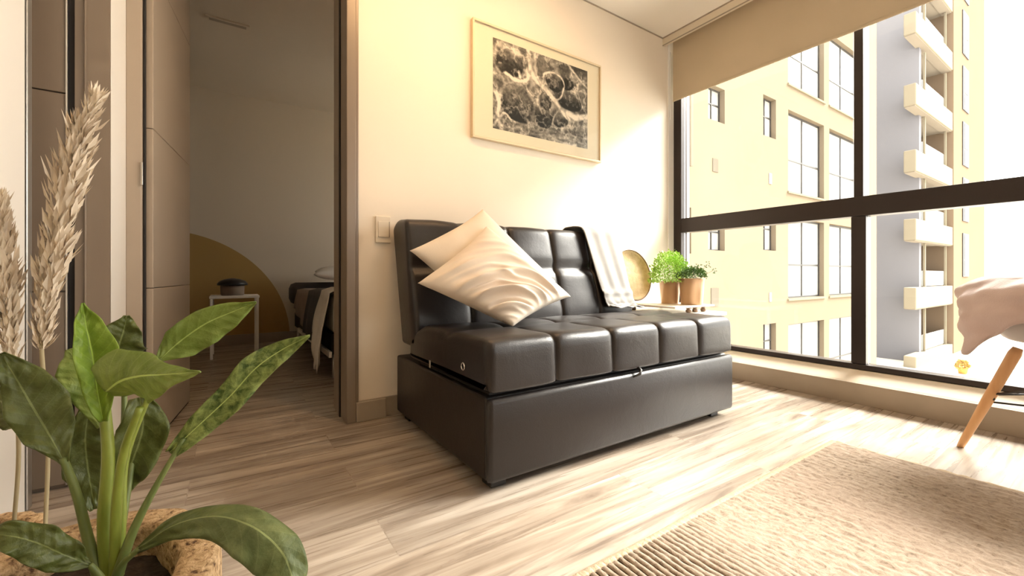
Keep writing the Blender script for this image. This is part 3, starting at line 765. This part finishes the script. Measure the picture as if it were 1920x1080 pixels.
def rug():
    x0, x1, y0, y1 = .15, 2.10, -1.75, .735; step = .0185
    rows = [y1, y1 - .004, y1 - .020]; y = y1 - .025
    while y > y0: rows.append(y); y -= .0105 if y > -.2 else .05
    rows.append(y0)
    V_, F_ = [], []; k = int((x1 - x0) / step); prof = []
    for i in range(k):
        for t, h in ((0, 0), (.14, .55), (.32, .95), (.55, 1.0), (.78, .9), (.92, .5)): prof.append((x0 + (i + t) * step, h))
    prof.append((x1, .5)); nP = len(prof)
    for j, yy in enumerate(rows):
        for i, (x, h) in enumerate(prof):
            fade = smoothstep((x - .78) / .45)
            fade = max(fade, smoothstep((.42 - yy) / .35) * .9, 0)
            nz = mnoise.noise(Vector((x * 4, yy * 4, 0))); n2 = mnoise.noise(Vector((x * 60, yy * 45, 2)))
            if j <= 2: z = .0105
            else:
                hh = max(h, .50 + .5 * h * .3 if False else h) 
                hh = h + (.9 - h) * fade
                z = .004 + .0085 * hh + (.0018 + .0026 * fade) * n2
                if h == 0 and n2 > .18: z = max(z, .009)
            xr = x + (.006 * mnoise.noise(Vector((x * 2, yy * 9, 7))) if 0 < i < nP - 1 else .004 * nz)
            if yy > y1 - .06 and x > x1 - .06:   # rounded corner
                pass
            yo = yy + (.004 * mnoise.noise(Vector((x * 5, 0, 3))) if j <= 1 else 0)
            if j == 0 or i in (0, nP - 1): z = .001
            V_.append((xr, yo, z))
    for j in range(len(rows) - 1):
        for i in range(nP - 1): F_.append((j * nP + i, (j + 1) * nP + i, (j + 1) * nP + i + 1, j * nP + i + 1))
    b = len(V_)
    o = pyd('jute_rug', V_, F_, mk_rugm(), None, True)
    return tag(o, 'large beige woven jute rug with ribbed cords on the floor', 'rug')
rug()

# ------------------------------------------------------------------ chair with pink throw (right edge)
_r, _d = 2.05, 1.443
CXc, CYc = SA * _r + CA * _d, -CA * _r + SA * _d
chair = thing('shell_chair', (CXc, CYc, 0), 'grey shell chair on splayed wooden legs at the right edge', 'chair')
def shell_pt(phi, v, off=0.0):
    """v 0..1: centre of the seat out and up the wall; phi 0 = +Y (back)"""
    back = .5 + .5 * math.cos(phi)
    topz = .50 + (.675 - .50) * smoothstep((back - .12) / .45)
    R1, R2 = .235, .300
    if v < .5:
        s = v / .5; r = R1 * s; z = .446 + .016 * s ** 3
    else:
        s = (v - .5) / .5; r = R1 + (R2 - R1) * math.sin(s * math.pi / 2); z = .462 + (topz - .462) * (1 - math.cos(s * math.pi / 2)) ** .8
    return r, z
def shellmesh():
    V_, F_ = [], []; NP, NV = 56, 20
    for k in range(NP):
        ph = 2 * math.pi * k / NP
        for j in range(NV + 1):
            r, z = shell_pt(ph, max(j / NV, .02)); V_.append((CXc + r * math.sin(ph), CYc + r * math.cos(ph), z))
    for k in range(NP):
        for j in range(NV):
            a = k * (NV + 1) + j; b = ((k + 1) % NP) * (NV + 1) + j; F_.append((a, b, b + 1, a + 1))
    F_.append(tuple(k * (NV + 1) for k in range(NP)))
    o = pyd('seat_shell', V_, F_, M_greyseat, chair, True)
    m = o.modifiers.new('t', 'SOLIDIFY'); m.thickness = .010; m.offset = 0; return o
shellmesh()
feet = []
for sx, sy in ((1, 1), (-1, 1), (1, -1), (-1, -1)):
    # the chair faces the camera's way, so its legs are set out on the view's own turn of 33.7 degrees
    def turned(a, b): return Vector((CXc + SA * a + CA * b, CYc - CA * a + SA * b, 0))
    f = turned(sx * .229, sy * .278); f.z = .015 if (f.x < 2.12 and f.y < .75) else 0
    tp = turned(sx * .150, sy * .147); tp.z = .424
    bm = bmesh.new(); tube(bm, [f, f.lerp(tp, .06), f.lerp(tp, .5), f.lerp(tp, .95), tp], [.0105, .012, .017, .019, .014], 14)
    bmo('leg', bm, M_wood, chair, True); feet.append((f, tp))
for i, j in ((0, 2), (1, 3), (0, 1), (2, 3), (0, 3), (1, 2)):
    a = feet[i][0].lerp(feet[i][1], .55 if abs(i - j) != 3 and (i, j) != (1, 2) else .48); b = feet[j][0].lerp(feet[j][1], .90 if (i, j) in ((0, 2), (1, 3)) else .55)
    tubeo('strut', [a, b], .004, M_black, chair, 6)
for f, tp in feet:
    q = f.lerp(tp, .55); boxo('bracket', q.x - .012, q.x + .012, q.y - .012, q.y + .012, q.z - .02, q.z + .006, M_black, chair, bev=.003)
boxo('mount_plate', CXc - .11, CXc + .11, CYc - .11, CYc + .11, .424, .440, M_black, chair, bev=.003)

def pinkthrow():
    V_, F_ = [], []; NP, NV = 150, 46
    for k in range(NP):
        ph = math.radians(-205 + 275 * k / (NP - 1))
        # phi where the camera sees the left silhouette: direction -r of the camera
        left = math.exp(-((ph - math.radians(-36)) / .25) ** 2)
        for j in range(NV):
            v = j / (NV - 1.)
            # 0: inside on the seat back, .3: rim, 1: hem outside
            _, zt = shell_pt(ph, 1.0); zt = max(zt, .62)
            zr = zt + .012
            if v < .25:
                s = v / .25; r = .262 + .028 * s; z = .56 + (zr - .56) * s
            else:
                s = (v - .25) / .75; hem = .545 - .140 * left
                r = .288 + .085 * math.sin(min(1, s * 1.5) * math.pi / 2) - .025 * s * (1 - left) ; z = zr - (zr - hem) * s ** 1.55
            s2 = max(0, (v - .25) / .75)
            f1 = math.sin(ph * 6 + z * 60 + 4 * mnoise.noise(Vector((ph, z * 4, 1)))); f2 = mnoise.noise(Vector((ph * 3.2 + z * 8, z * 11 - ph * 2.5, 4)))
            r += (.0075 * f1 + .012 * f2 + .004 * mnoise.noise(Vector((ph * 7, z * 40, 9)))) * min(1, s2 * 3) ; z += .006 * f2 * (1 if v > .3 else 0)
            if v == 1.0: z += .010 * math.sin(ph * 14)
            V_.append((CXc + r * math.sin(ph), CYc + r * math.cos(ph), z))
    for k in range(NP - 1):
        for j in range(NV - 1):
            a = k * NV + j; F_.append((a, a + NV, a + NV + 1, a + 1))
    o = pyd('throw_blanket', V_, F_, M_pink, None, True)
    m = o.modifiers.new('t', 'SOLIDIFY'); m.thickness = .007; m.offset = 1
    return tag(o, 'dusty pink throw wrapped over the chair at the right edge', 'blanket')
pinkthrow()

# ------------------------------------------------------------------ bedroom
stl = thing('bedside_table', (.05, 4.42, 0), 'small white metal side table before the painted ochre arc', 'table')
boxo('tabletop', -.14, .215, 4.26, 4.58, .50, .522, M_white, stl, bev=.004)
for x, y in ((-.125, 4.275), (.20, 4.275), (-.125, 4.565), (.20, 4.565)):
    boxo('leg', x - .010, x + .010, y - .010, y + .010, 0, .4998, M_white, stl, bev=.002)
q = onY(436, 545, 4.38)
pt = thing('planter', (q.x, 4.38, .5225), 'small grey pot with a dark domed top on the bedside table', 'pot')
M_gpot = noisy('grey_brown_pot', (.22, .17, .13), (.27, .21, .16), 20, .8)
latheo('pot', [(.078, .5225), (.086, .53), (.088, .605), (.08, .612)], q.x, 4.38, M_gpot, pt, 28)
latheo('dome', [(.110, .609), (.112, .622), (.095, .645), (.06, .660), (.02, .668), (.002, .669)], q.x, 4.38, M_black, pt, 28)

bed = thing('bed', (1.4, 4.0, 0), 'bed with white frame seen through the doorway', 'bed')
BX0, BX1, BYa, BYb = .56, 2.0, 3.02, 4.98
M_sheet = noisy('white_sheet', (.62, .58, .52), (.70, .66, .60), 8, .9, .2, 60)
M_gthrow = noisy('charcoal_blanket', (.060, .058, .065), (.085, .082, .09), 9, .95, .4, 120)
M_btaupe = noisy('taupe_blanket', (.30, .24, .20), (.35, .28, .235), 9, .95, .3, 120)
boxo('mattress', BX0 + .02, BX1, BYa + .01, BYb, .30, .555, M_sheet, bed, bev=.03, smooth=True)
boxo('bed_frame', BX0 + .01, BX1, BYa + .02, BYb, .16, .2995, M_dark, bed, bev=.004)
boxo('side_rail', BX0 - .01, BX0 + .009, BYa, BYb - .4, .145, .185, M_white, bed, bev=.003)
for x, y in ((BX0 + .03, BYa + .05), (BX0 + .03, BYb - .1), (BX1 - .05, BYa + .05), (BX1 - .05, BYb - .1)):
    tubeo('leg', [(x, y, 0), (x, y, .1595)], .012, M_alu, bed)
def cover(name, ya, yb, hemfun, mt, label, thick=.012, ztop=.565, flare=.03):
    V_, F_ = [], []; NY, NS = 40, 26
    for i in range(NY):
        t = i / (NY - 1.); y = ya + (yb - ya) * t
        for j in range(NS):
            s = j / (NS - 1.)
            if s < .5: x = BX1 - .02 - (BX1 - .02 - BX0 + .01) * (s / .5); z = ztop + .012 * mnoise.noise(Vector((x * 4, y * 4, ya)))
            else:
                u = (s - .5) / .5; hem = hemfun(t); z = ztop - .02 * min(1, u * 8) - (ztop - .02 - hem) * u
                x = BX0 - .012 - flare * math.sin(u * 1.5) - .012 * math.sin(t * 17 + ya * 9) * u
            V_.append((x, y, z))
    for i in range(NY - 1):
        for j in range(NS - 1): a = i * NS + j; F_.append((a, a + 1, a + NS + 1, a + NS))
    o = pyd(name, V_, F_, mt, None, True); m = o.modifiers.new('t', 'SOLIDIFY'); m.thickness = thick; m.offset = 0
    return tag(o, label, 'bedding')
cover('bed_blanket', 3.70, 4.55, lambda t: .22 + .16 * t, M_btaupe, 'taupe blanket over the far half of the bed')
cover('bed_blanket', 3.04, 3.82, lambda t: .18 + .05 * t, M_gthrow, 'charcoal blanket over the near half of the bed', .012, .585, .045)
cover('bed_sheet', 2.97, 3.24, lambda t: .06 + .22 * t * t + .05 * math.sin(t * 9), M_sheet, 'white sheet hanging off the foot corner of the bed', .008, .608, .07)
pillow('bed_pillow', (.74, 4.84, .735), (1.28, 4.84, .74), (1.28, 4.44, .70), (.66, 4.40, .70), .075, M_sheet, 'grey-white bed pillow on the bed beyond the doorway', 0, 12, 30)
hb = tag(boxo('dark_bolster', BX0 - .06, 1.9, 4.62, 4.90, .40, .62, M_gthrow, bev=.06, smooth=True), 'black bolster at the head of the bed beside the wall', 'cushion')

# ------------------------------------------------------------------ cork planters and foreground plants
def camxy(r, d): return (SA * r + CA * d, -CA * r + SA * d)
def cork_pot(name, outline, ztop, z0, wall_t, label, lumpy=.006, soil=-.04):
    pts = [Vector((*camxy(r, d), 0)) for r, d in outline]; c = sum(pts, Vector()) / len(pts); n_ = 96
    loop = catmull(pts + [pts[0]], n_ + 1)[:-1]
    # mix of spline and straight polygon keeps the corners
    poly = []
    for k in range(n_):
        t = k / n_ * len(pts); i = int(t); u = t - i; poly.append(pts[i % len(pts)].lerp(pts[(i + 1) % len(pts)], u))
    loop = [a.lerp(b, .45) for a, b in zip(loop, poly)]
    t_ = thing('cork_planter' if soil else name, (c.x, c.y, z0), label, 'planter')
    R_ = sum((p - c).length for p in loop) / n_
    V_, F_ = [], []; rows = []
    def row(inset, z, am):
        out = []
        for k, p in enumerate(loop):
            d = p - c; L = d.length; q = c + d * ((L - inset) / L); nz = mnoise.noise(Vector((q.x * 38, q.y * 38, z * 38))); n2 = mnoise.noise(Vector((q.x * 90, q.y * 90, z * 90)))
            q = q + d.normalized() * am * (nz + .5 * n2); out.append((q.x, q.y, z + am * .6 * nz))
        return out
    H = ztop - z0
    zs = [z0 + H * k / 16 for k in range(17)]
    rows.append(row(.004, z0, 0))
    for z in zs[1:-1]: rows.append(row(0, z, lumpy))
    rows.append(row(.002, ztop, lumpy * .5))
    for f in (.3, .6, .9): rows.append(row(wall_t * f, ztop + .001, lumpy * 1.0))
    for z in (ztop - .008, ztop - .03, ztop - .06): rows.append(row(wall_t, z, lumpy * 1.2))
    for rw in rows: V_ += rw
    for j in range(len(rows) - 1):
        for k in range(n_): F_.append((j * n_ + k, j * n_ + (k + 1) % n_, (j + 1) * n_ + (k + 1) % n_, (j + 1) * n_ + k))
    F_.append(tuple(range(n_))[::-1]); 
    pyd('pot_body', V_, F_, M_cork, t_, True)
    s = row(wall_t - .004, ztop + soil, 0); V2 = [(x, y, z + .004 * mnoise.noise(Vector((x * 50, y * 50, 0)))) for x, y, z in s] + [(c.x, c.y, ztop + soil + .01)]
    pyd('soil', V2, [(k, (k + 1) % n_, n_) for k in range(n_)], M_soil, t_, True)
    return t_, c
ZR = .32
cp, cc = cork_pot('p', [(-.690, .630), (-.62, .680), (-.529, .688), (-.4145, .606), (-.375, .50), (-.42, .405), (-.53, .37), (-.66, .41), (-.715, .52)], ZR, 0, .050, 'large cork bark planter holding the broad-leaved plant', .0028, -.045)
ang = [k * math.pi / 5 for k in range(10)]
cp2, cc2 = cork_pot('p', [(-1.045 + .115 * math.cos(a), .80 + .115 * math.sin(a)) for a in ang], .19, 0, .03, 'low knobbly cork planter at the bottom left corner', .012, -.03)

# --- broad-leaved plant
plant = thing('broad_leaved_plant', W(200, 1088, .585) , 'green broad-leaved plant growing from the cork planter, foreground left', 'plant')
camv = Vector((0, 0, CAMZ))
def leaf(name, mid, wl, wr_, mt, fold=.25, wave=.004, roll=0.0, seed=0, thick=.0012, n=40, cup=0.0, rolls=None):
    """mid: [(px,py,d)] midrib base->tip; wl/wr: half widths in metres left/right of the midrib, sampled along it"""
    c = catmull([W(*p) for p in mid], n); V_, F_, UV = [], [], []; NS = 15
    for i, p in enumerate(c):
        t = i / (n - 1.); tg = (c[min(i + 1, n - 1)] - c[max(i - 1, 0)]).normalized()
        vw = (camv - p).normalized(); sd = tg.cross(vw).normalized(); nn = sd.cross(tg).normalized()
        if nn.dot(vw) < 0: nn = -nn
        rl = math.radians(roll if rolls is None else np.interp(t, np.linspace(0, 1, len(rolls)), rolls))
        s2 = sd * math.cos(rl) + nn * math.sin(rl); n2 = nn * math.cos(rl) - sd * math.sin(rl)
        a = float(np.interp(t, np.linspace(0, 1, len(wl)), wl)); b = float(np.interp(t, np.linspace(0, 1, len(wr_)), wr_))
        for j in range(NS):
            s = -1 + 2 * j / (NS - 1.); w = a if s < 0 else b
            off = abs(s) * w * fold - cup * w * s * s
            wv = wave * math.sin(t * 21 + s * 2 + seed) * abs(s) ** 2 + wave * .8 * mnoise.noise(Vector((t * 7, s * 3, seed)))
            # quilting between the side veins
            wv += .0005 * math.sin((t - abs(s) * .14) * 70) * (1 - abs(s)) * min(1, abs(s) * 5) * min(1, w * 40)
            V_.append(p + s2 * s * w + n2 * (off + wv)); UV.append((j / (NS - 1.), t))
    for i in range(n - 1):
        for j in range(NS - 1): q = i * NS + j; F_.append((q, q + 1, q + NS + 1, q + NS))
    me = bpy.data.meshes.new(name); me.from_pydata([tuple(v) for v in V_], [], F_)
    uvl = me.uv_layers.new(name='UVMap')
    for lp in me.loops: uvl.data[lp.index].uv = UV[lp.vertex_index]
    o = link(name, me, mt, plant, True); m = o.modifiers.new('t', 'SOLIDIFY'); m.thickness = thick; return o
def stalk(pts, r0, r1, mt=M_stalk, n=26):
    c = catmull([W(*p) for p in pts], n); r0 *= .82; r1 *= .85
    return tubeo('stem', c, [r0 + (r1 - r0) * i / (n - 1.) for i in range(n)], mt, plant, 10)
# 1 upright young leaf
stalk([(205, 1120, .580), (196, 980, .580), (203, 860, .583), (196, 760, .585)], .0105, .0075)
leaf('leaf', [(193, 790, .575), (182, 730, .572), (172, 660, .570), (160, 605, .568), (156, 568, .566)], [.004, .013, .019, .012, .001], [.006, .018, .024, .014, .001], M_leafA, .9, .003, 0, 1, rolls=[10, 0, -10, -5])
# 2 broad leaf pointing right
stalk([(215, 1110, .575), (218, 960, .570), (232, 850, .562), (262, 765, .550)], .008, .005)
leaf('leaf', [(198, 735, .560), (225, 715, .545), (262, 705, .530), (310, 702, .520), (374, 697, .515)], [.030, .040, .028, .012, .0006], [.020, .040, .036, .018, .0006], M_leafA2, -.15, .003, 0, 2, cup=.2)
# a third stalk beside
stalk([(222, 1100, .590), (228, 980, .592), (236, 860, .594), (280, 740, .60)], .0075, .004)
# 3 pale leaf rising right, seen from beneath
stalk([(215, 1090, .60), (238, 930, .63), (262, 790, .66), (300, 672, .70)], .006, .003, M_stalk2)
leaf('leaf', [(296, 678, .70), (335, 642, .71), (385, 607, .72), (435, 585, .73), (480, 567, .735)], [.003, .025, .026, .018, .001], [.003, .032, .036, .024, .001], M_leafB, .10, .004, 0, 3)
# 4 long leaf to the right
stalk([(215, 1095, .570), (248, 1000, .575), (288, 920, .585), (345, 822, .60)], .0085, .0035, M_stalk2)
leaf('leaf', [(318, 848, .595), (372, 798, .605), (432, 742, .615), (480, 690, .625), (530, 655, .635), (580, 630, .64)], [.004, .016, .019, .021, .014, .001], [.010, .019, .022, .022, .016, .001], M_leafD, .25, .004, 0, 4)
# 5 left leaf
stalk([(190, 1100, .575), (165, 1010, .575), (145, 930, .57), (118, 858, .56)], .0085, .005, M_stalk2)
leaf('leaf', [(122, 868, .56), (92, 815, .56), (62, 765, .56), (30, 710, .555), (2, 662, .55)], [.003, .022, .026, .014, .002], [.003, .026, .036, .026, .002], M_leafC, .2, .004, 0, 5)
leaf('leaf', [(70, 800, .575), (40, 780, .58), (5, 755, .585), (-35, 730, .59)], [.004, .022, .022, .004], [.004, .020, .022, .004], M_leafC, .15, .004, 0, 6)
# 6 drooping leaf lower right
leaf('leaf', [(255, 1030, .56), (325, 985, .54), (400, 968, .52), (470, 985, .505), (525, 1030, .50), (548, 1085, .495), (545, 1130, .49)], [.004, .012, .016, .020, .022, .018, .004], [.006, .018, .024, .032, .032, .026, .004], M_leafE, -.35, .004, 0, 7, cup=.1, rolls=[20, 15, 10, 0, 0])
stalk([(205, 1110, .565), (228, 1060, .562), (262, 1028, .56)], .006, .004, M_stalk2)
# 7 drooping leaf lower left
leaf('leaf', [(170, 1060, .54), (120, 1040, .52), (70, 1018, .505), (20, 1005, .495), (-45, 1000, .49)], [.003, .020, .020, .014, .006], [.003, .016, .019, .015, .006], M_leafC, .12, .005, 0, 8)
stalk([(200, 1115, .56), (190, 1085, .548), (168, 1058, .54)], .006, .004, M_stalk2)
# 8 dark leaves behind
stalk([(205, 1090, .62), (215, 950, .66), (232, 800, .68), (232, 660, .69)], .006, .004, M_stalk2)
leaf('leaf', [(225, 690, .69), (222, 655, .69), (232, 620, .69), (238, 592, .69)], [.010, .034, .028, .004], [.010, .036, .022, .004], M_leafC, .2, .005, 0, 9)
leaf('leaf', [(262, 745, .64), (268, 800, .64), (250, 860, .64), (228, 910, .64), (214, 950, .64)], [.010, .032, .030, .018, .001], [.012, .030, .030, .018, .001], M_leafC, .25, .005, 0, 10)
leaf('leaf', [(168, 760, .66), (160, 820, .67), (165, 880, .675), (178, 955, .675)], [.016, .030, .030, .006], [.010, .025, .028, .006], M_leafC, .2, .005, 0, 11)
# 9 small pale leaf left of the young one
leaf('leaf', [(190, 800, .60), (168, 745, .605), (150, 690, .61), (128, 655, .615)], [.004, .018, .026, .004], [.004, .020, .026, .004], M_leafB, .1, .003, 0, 12)

# --- pampas plumes standing in the low planter
def pampas(axis, widths, base, label, seed, n_=520, ls=.040):
    r = random.Random(seed); A = catmull([W(*p) for p in axis], 80)
    t = thing('pampas_plume', base, label, 'dried grass')
    st = catmull([Vector(base), Vector(base).lerp(A[0], .5) + Vector((.004, .01, 0)), A[0], A[6]], 30)
    tubeo('stem', st, [.0035] * 30, M_drystem, t, 8)
    V_, F_ = [], []
    for k in range(n_):
        u = r.random(); i = min(int(u * 78), 78); p = A[i]; tg = (A[i + 1] - A[i]).normalized(); w = float(np.interp(u, np.linspace(0, 1, len(widths)), widths))
        o1 = tg.orthogonal().normalized(); o2 = tg.cross(o1); a = r.uniform(0, 2 * math.pi); out = o1 * math.cos(a) + o2 * math.sin(a)
        s0 = p + out * w * r.uniform(.0, .55); L = ls * r.uniform(.55, 1.25) * (.55 + .45 * w / max(widths)); d = (tg * 1.0 + out * r.uniform(.12, .62)).normalized()
        side = d.cross(out).normalized(); side = (side + out * r.uniform(-.5, .5)).normalized(); hw = L * r.uniform(.09, .17)
        q = s0 + d * L; m1 = s0 + d * L * .4 + out * L * .06; b = len(V_); up = d.cross(side) * hw * .5
        V_ += [s0, m1 + side * hw, q, m1 - side * hw, m1 + up]
        F_ += [(b, b + 1, b + 4), (b + 1, b + 2, b + 4), (b + 2, b + 3, b + 4), (b + 3, b, b + 4)]
    pyd('plume', V_, F_, M_pampas, t)
    bm = bmesh.new(); tube(bm, A[::4], [max(.002, float(np.interp(i / 19., np.linspace(0, 1, len(widths)), widths)) * .30) for i in range(20)], 8); bmo('plume_core', bm, M_pampas, t, True)
b1 = W(84, 1010, .86); b1.z = .165
pampas([(78, 655, .82), (88, 560, .82), (108, 450, .815), (128, 350, .81), (150, 255, .805), (184, 172, .80)], [.012, .024, .033, .035, .026, .004], b1, 'tall beige pampas grass plume before the closet panels', 31, 780, .044)
b2 = W(25, 1010, .88); b2.z = .165
pampas([(26, 690, .80), (14, 600, .80), (10, 530, .80), (5, 450, .80), (2, 362, .80)], [.006, .020, .027, .018, .003], b2, 'smaller pampas plume cut by the left edge of the photo', 32, 600, .042)

# ------------------------------------------------------------------ outside
def ext(name, c, r=.95): c = tuple(x * 1.18 for x in c); return noisy(name, c, tuple(x * 1.05 for x in c), .6, r, 0, spec=0.0)
M_fac = ext('cream_render', (.122, .098, .071)); M_fac2 = ext('cream_band', (.15, .125, .085)); M_orange = ext('peach_render', (.135, .098, .068))
M_bluegrey = ext('pale_blue_grey_render', (.135, .133, .145)); M_balc = ext('ivory_balcony', (.17, .148, .11)); M_soff = ext('soffit', (.19, .165, .135))
M_extglass = mat('curtain_reflection_glass', (.27, .262, .245), .6, 0, .1); M_extframe = mat('thin_dark_frame', (.02, .018, .017), .5)  # pale panes: curtains, with bright sky reflections painted into the colour
M_extgrey = mat('grey_louvre', (.16, .15, .15), .6); M_vent = ext('vent_grey', (.085, .075, .06)); M_ground = ext('pale_terrace', (.45, .42, .37)); M_extdark = mat('dark_recess_glass', (.07, .07, .08), .25)
struct(boxo('ground_outside', 3.2, 90, -60, 30, -3.5, -3.2, M_ground))
FY = 5.5
b1_ = thing('apartment_building', (13, FY, -3.2), 'cream rendered apartment building with large white windows opposite', 'building')
def fx(px): return onY(px, 500, FY).x
def fz(px, py): return onY(px, py, FY).z
wins = []
# big windows: columns (1478-1545) and (1555-1610); rows from the photo
zrow = [(fz(1478, 358), fz(1478, 205)), (fz(1478, 560), fz(1478, 420)), (fz(1478, 700), fz(1478, 622))]
dz = (zrow[0][0] - zrow[1][0]); h1 = zrow[0][1] - zrow[0][0]
rows = [zrow[0][0] + 2 * dz, zrow[0][0] + dz, zrow[0][0], zrow[1][0], zrow[1][0] - dz]
cols = [(fx(1478), fx(1545)), (fx(1555), fx(1612)), (fx(1478) - 5.5 + 0, fx(1478) - 5.5) ]
big = [(a, b, z, z + h1) for a, b in cols[:2] for z in rows]
small = []
sc1, sc2 = (fx(1431), fx(1455)), (fx(1328), fx(1359))
for k in range(-1, 4):
    z0 = fz(1440, 256) + (1 - k) * dz; small.append((sc1[0], sc1[1], z0, z0 + 1.05))
    z1 = fz(1340, 226) + (1 - k) * dz; small.append((sc2[0], sc2[1], z1, z1 + .80))
    small.append((fx(1282), fx(1296), z1 - .1, z1 + .9))
bx0, bx1 = 3.9, fx(1641)
bm = bmesh.new(); wall_cells(bm, 'x', bx0, bx1, -3.2, 13.5, FY, FY + .3, [tuple(w) for w in big + small])
bmo('facade_wall', bm, M_fac, b1_)
boxo('building_core', bx0, bx1, FY + .31, FY + 9, -3.2, 13.5, M_fac, b1_)
def ext_window(x0, x1, z0, z1, parent, Y, split=.42, cm=M_extglass, two=True, t=.045):
    bm = bmesh.new(); y0, y1 = Y + .125, Y + .15
    box(bm, x0, x1, y0, y1, z0, z0 + t); box(bm, x0, x1, y0, y1, z1 - t, z1); box(bm, x0, x0 + t, y0, y1, z0 + t, z1 - t); box(bm, x1 - t, x1, y0, y1, z0 + t, z1 - t)
    if two: xm = (x0 + x1) / 2; box(bm, xm - t / 2, xm + t / 2, y0, y1, z0 + t, z1 - t)
    if split: zm = z0 + (z1 - z0) * split; box(bm, x0 + t, x1 - t, y0 + .004, y1 - .004, zm - t / 2, zm + t / 2)
    f = bmo('window', bm, M_extframe, parent)
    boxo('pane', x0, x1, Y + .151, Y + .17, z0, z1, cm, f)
    return f
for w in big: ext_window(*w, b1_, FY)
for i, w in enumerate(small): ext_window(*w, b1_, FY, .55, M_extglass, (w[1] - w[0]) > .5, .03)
for w in big: boxo('window_sill', w[0] - .05, w[1] + .05, FY - .04, FY - .001, w[2] - .06, w[2] - .005, M_fac2, b1_)
for px_, py_, wq, hq in ((1341, 310, .22, .3), (1444, 335, .14, .28), (1340, 557, .3, .42), (1444, 557, .12, .24)):
    p = onY(px_, py_, FY); boxo('vent_grille', p.x - wq / 2, p.x + wq / 2, FY - .012, FY - .001, p.z - hq / 2, p.z + hq / 2, M_extgrey if wq < .2 else M_vent, b1_)
tubeo('drain_pipe', [(fx(1292), FY - .05, fz(1292, 312)), (fx(1292), FY - .05, 12)], .04, M_soff, b1_, 8)
boxo('corner_band', fx(1618), bx1 + .02, FY - .03, FY - .001, -3.2, 13.5, M_fac2, b1_)

TS = 1.3
tw = thing('balcony_tower', (30, 6, -3.2), 'tall peach apartment tower with stacked ivory balconies and a blue-grey side wall', 'building')
TX0, TY = 25.4, 5.6
xo0, xo1 = onY(1788, 500, TY - .3).x, onY(1846, 500, TY - .3).x
boxo('side_wall', TX0, TX0 + .3, TY, 16, -3.2, 17, M_bluegrey, tw)
boxo('tower_core', TX0 + .31, xo0 - .01, TY + .9, 16, -3.2, 17, M_extgrey, tw)
boxo('peach_wall', xo0, xo1, TY - .3, 16, -3.2, 17, M_orange, tw)
YB = 5.33
Xb = onY(1718, 500, YB).x
xr = onY(1786, 500, YB).x
floors = [onY(1718, y, YB).z for y in (60, 195, 320)]
fd = (floors[0] - floors[2]) / 2
zb = [floors[0] + fd, floors[0], floors[1], floors[2], floors[2] - fd, floors[2] - 2 * fd, floors[2] - 3 * fd]
for z in zb:
    f = boxo('balcony', Xb - .02, xr + .1, YB, YB + .40, z, z + .90, M_balc, tw, bev=.03)
    boxo('balcony_slab', TX0 + .31, xr + .05, YB + .401, TY + .89, z, z + .16, M_soff, tw)
    boxo('balcony_soffit', Xb + .05, xr + .05, YB + .05, YB + .39, z - .03, z - .001, M_soff, tw)
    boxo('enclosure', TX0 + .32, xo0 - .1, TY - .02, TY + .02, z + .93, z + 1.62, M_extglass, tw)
    for k in (0, 3):
        x = TX0 + .5 + k * (xo0 - TX0 - .8) / 3; boxo('post', x - .05, x + .05, TY - .10, TY - .03, z + .9, z + fd - .04, M_balc if k in (0, 3) else M_extgrey, tw)
for k, z in enumerate(zb):
    a, b = onY(1804, 500, TY - .3).x, onY(1815, 500, TY - .3).x
    zt_ = onY(1804, 18, TY - .3).z - (k - 1) * fd; z0 = zt_ - fd * .78
    bm = bmesh.new(); box(bm, a, b, TY - .34, TY - .301, z0, zt_)
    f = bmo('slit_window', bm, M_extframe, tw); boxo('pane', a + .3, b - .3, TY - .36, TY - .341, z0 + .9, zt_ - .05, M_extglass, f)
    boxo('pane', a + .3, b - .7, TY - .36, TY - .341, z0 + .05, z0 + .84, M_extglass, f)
    x2 = onY(1846, 500, TY - .3).x
    boxo('rear_balcony', x2 + .01, x2 + 1.6, TY + .6, TY + 2.0, z - .7, z - .1, M_balc, tw)
tp_ = W(1805, 698, 16.7)
pp = thing('terrace_planter', (tp_.x, tp_.y, -3.2), 'tiny orange planter on the terrace outside below the tower', 'planter')
latheo('pot', [(.12, -3.2), (.17, -2.95), (.14, -2.95)], tp_.x, tp_.y, mat('orange_clay', (.55, .25, .05), .8), pp, 16)
bush('foliage', tp_.x, tp_.y, -2.95, .15, .2, 160, M_ochre, pp, 3, .12)

# repeats of one kind share a group
for stem_, g in (('throw_pillow', 'cushions on the sofa'), ('potted_plant', 'copper pots on the white tray'), ('pampas_plume', 'pampas plumes'), ('cork_planter', 'cork planters'),
                 ('recessed_ceiling_lamp', 'recessed ceiling lamps'), ('bed_blanket', 'blankets on the bed')):
    for o in bpy.data.objects:
        if o.parent is None and o.name.split('.')[0] == stem_: o['group'] = g
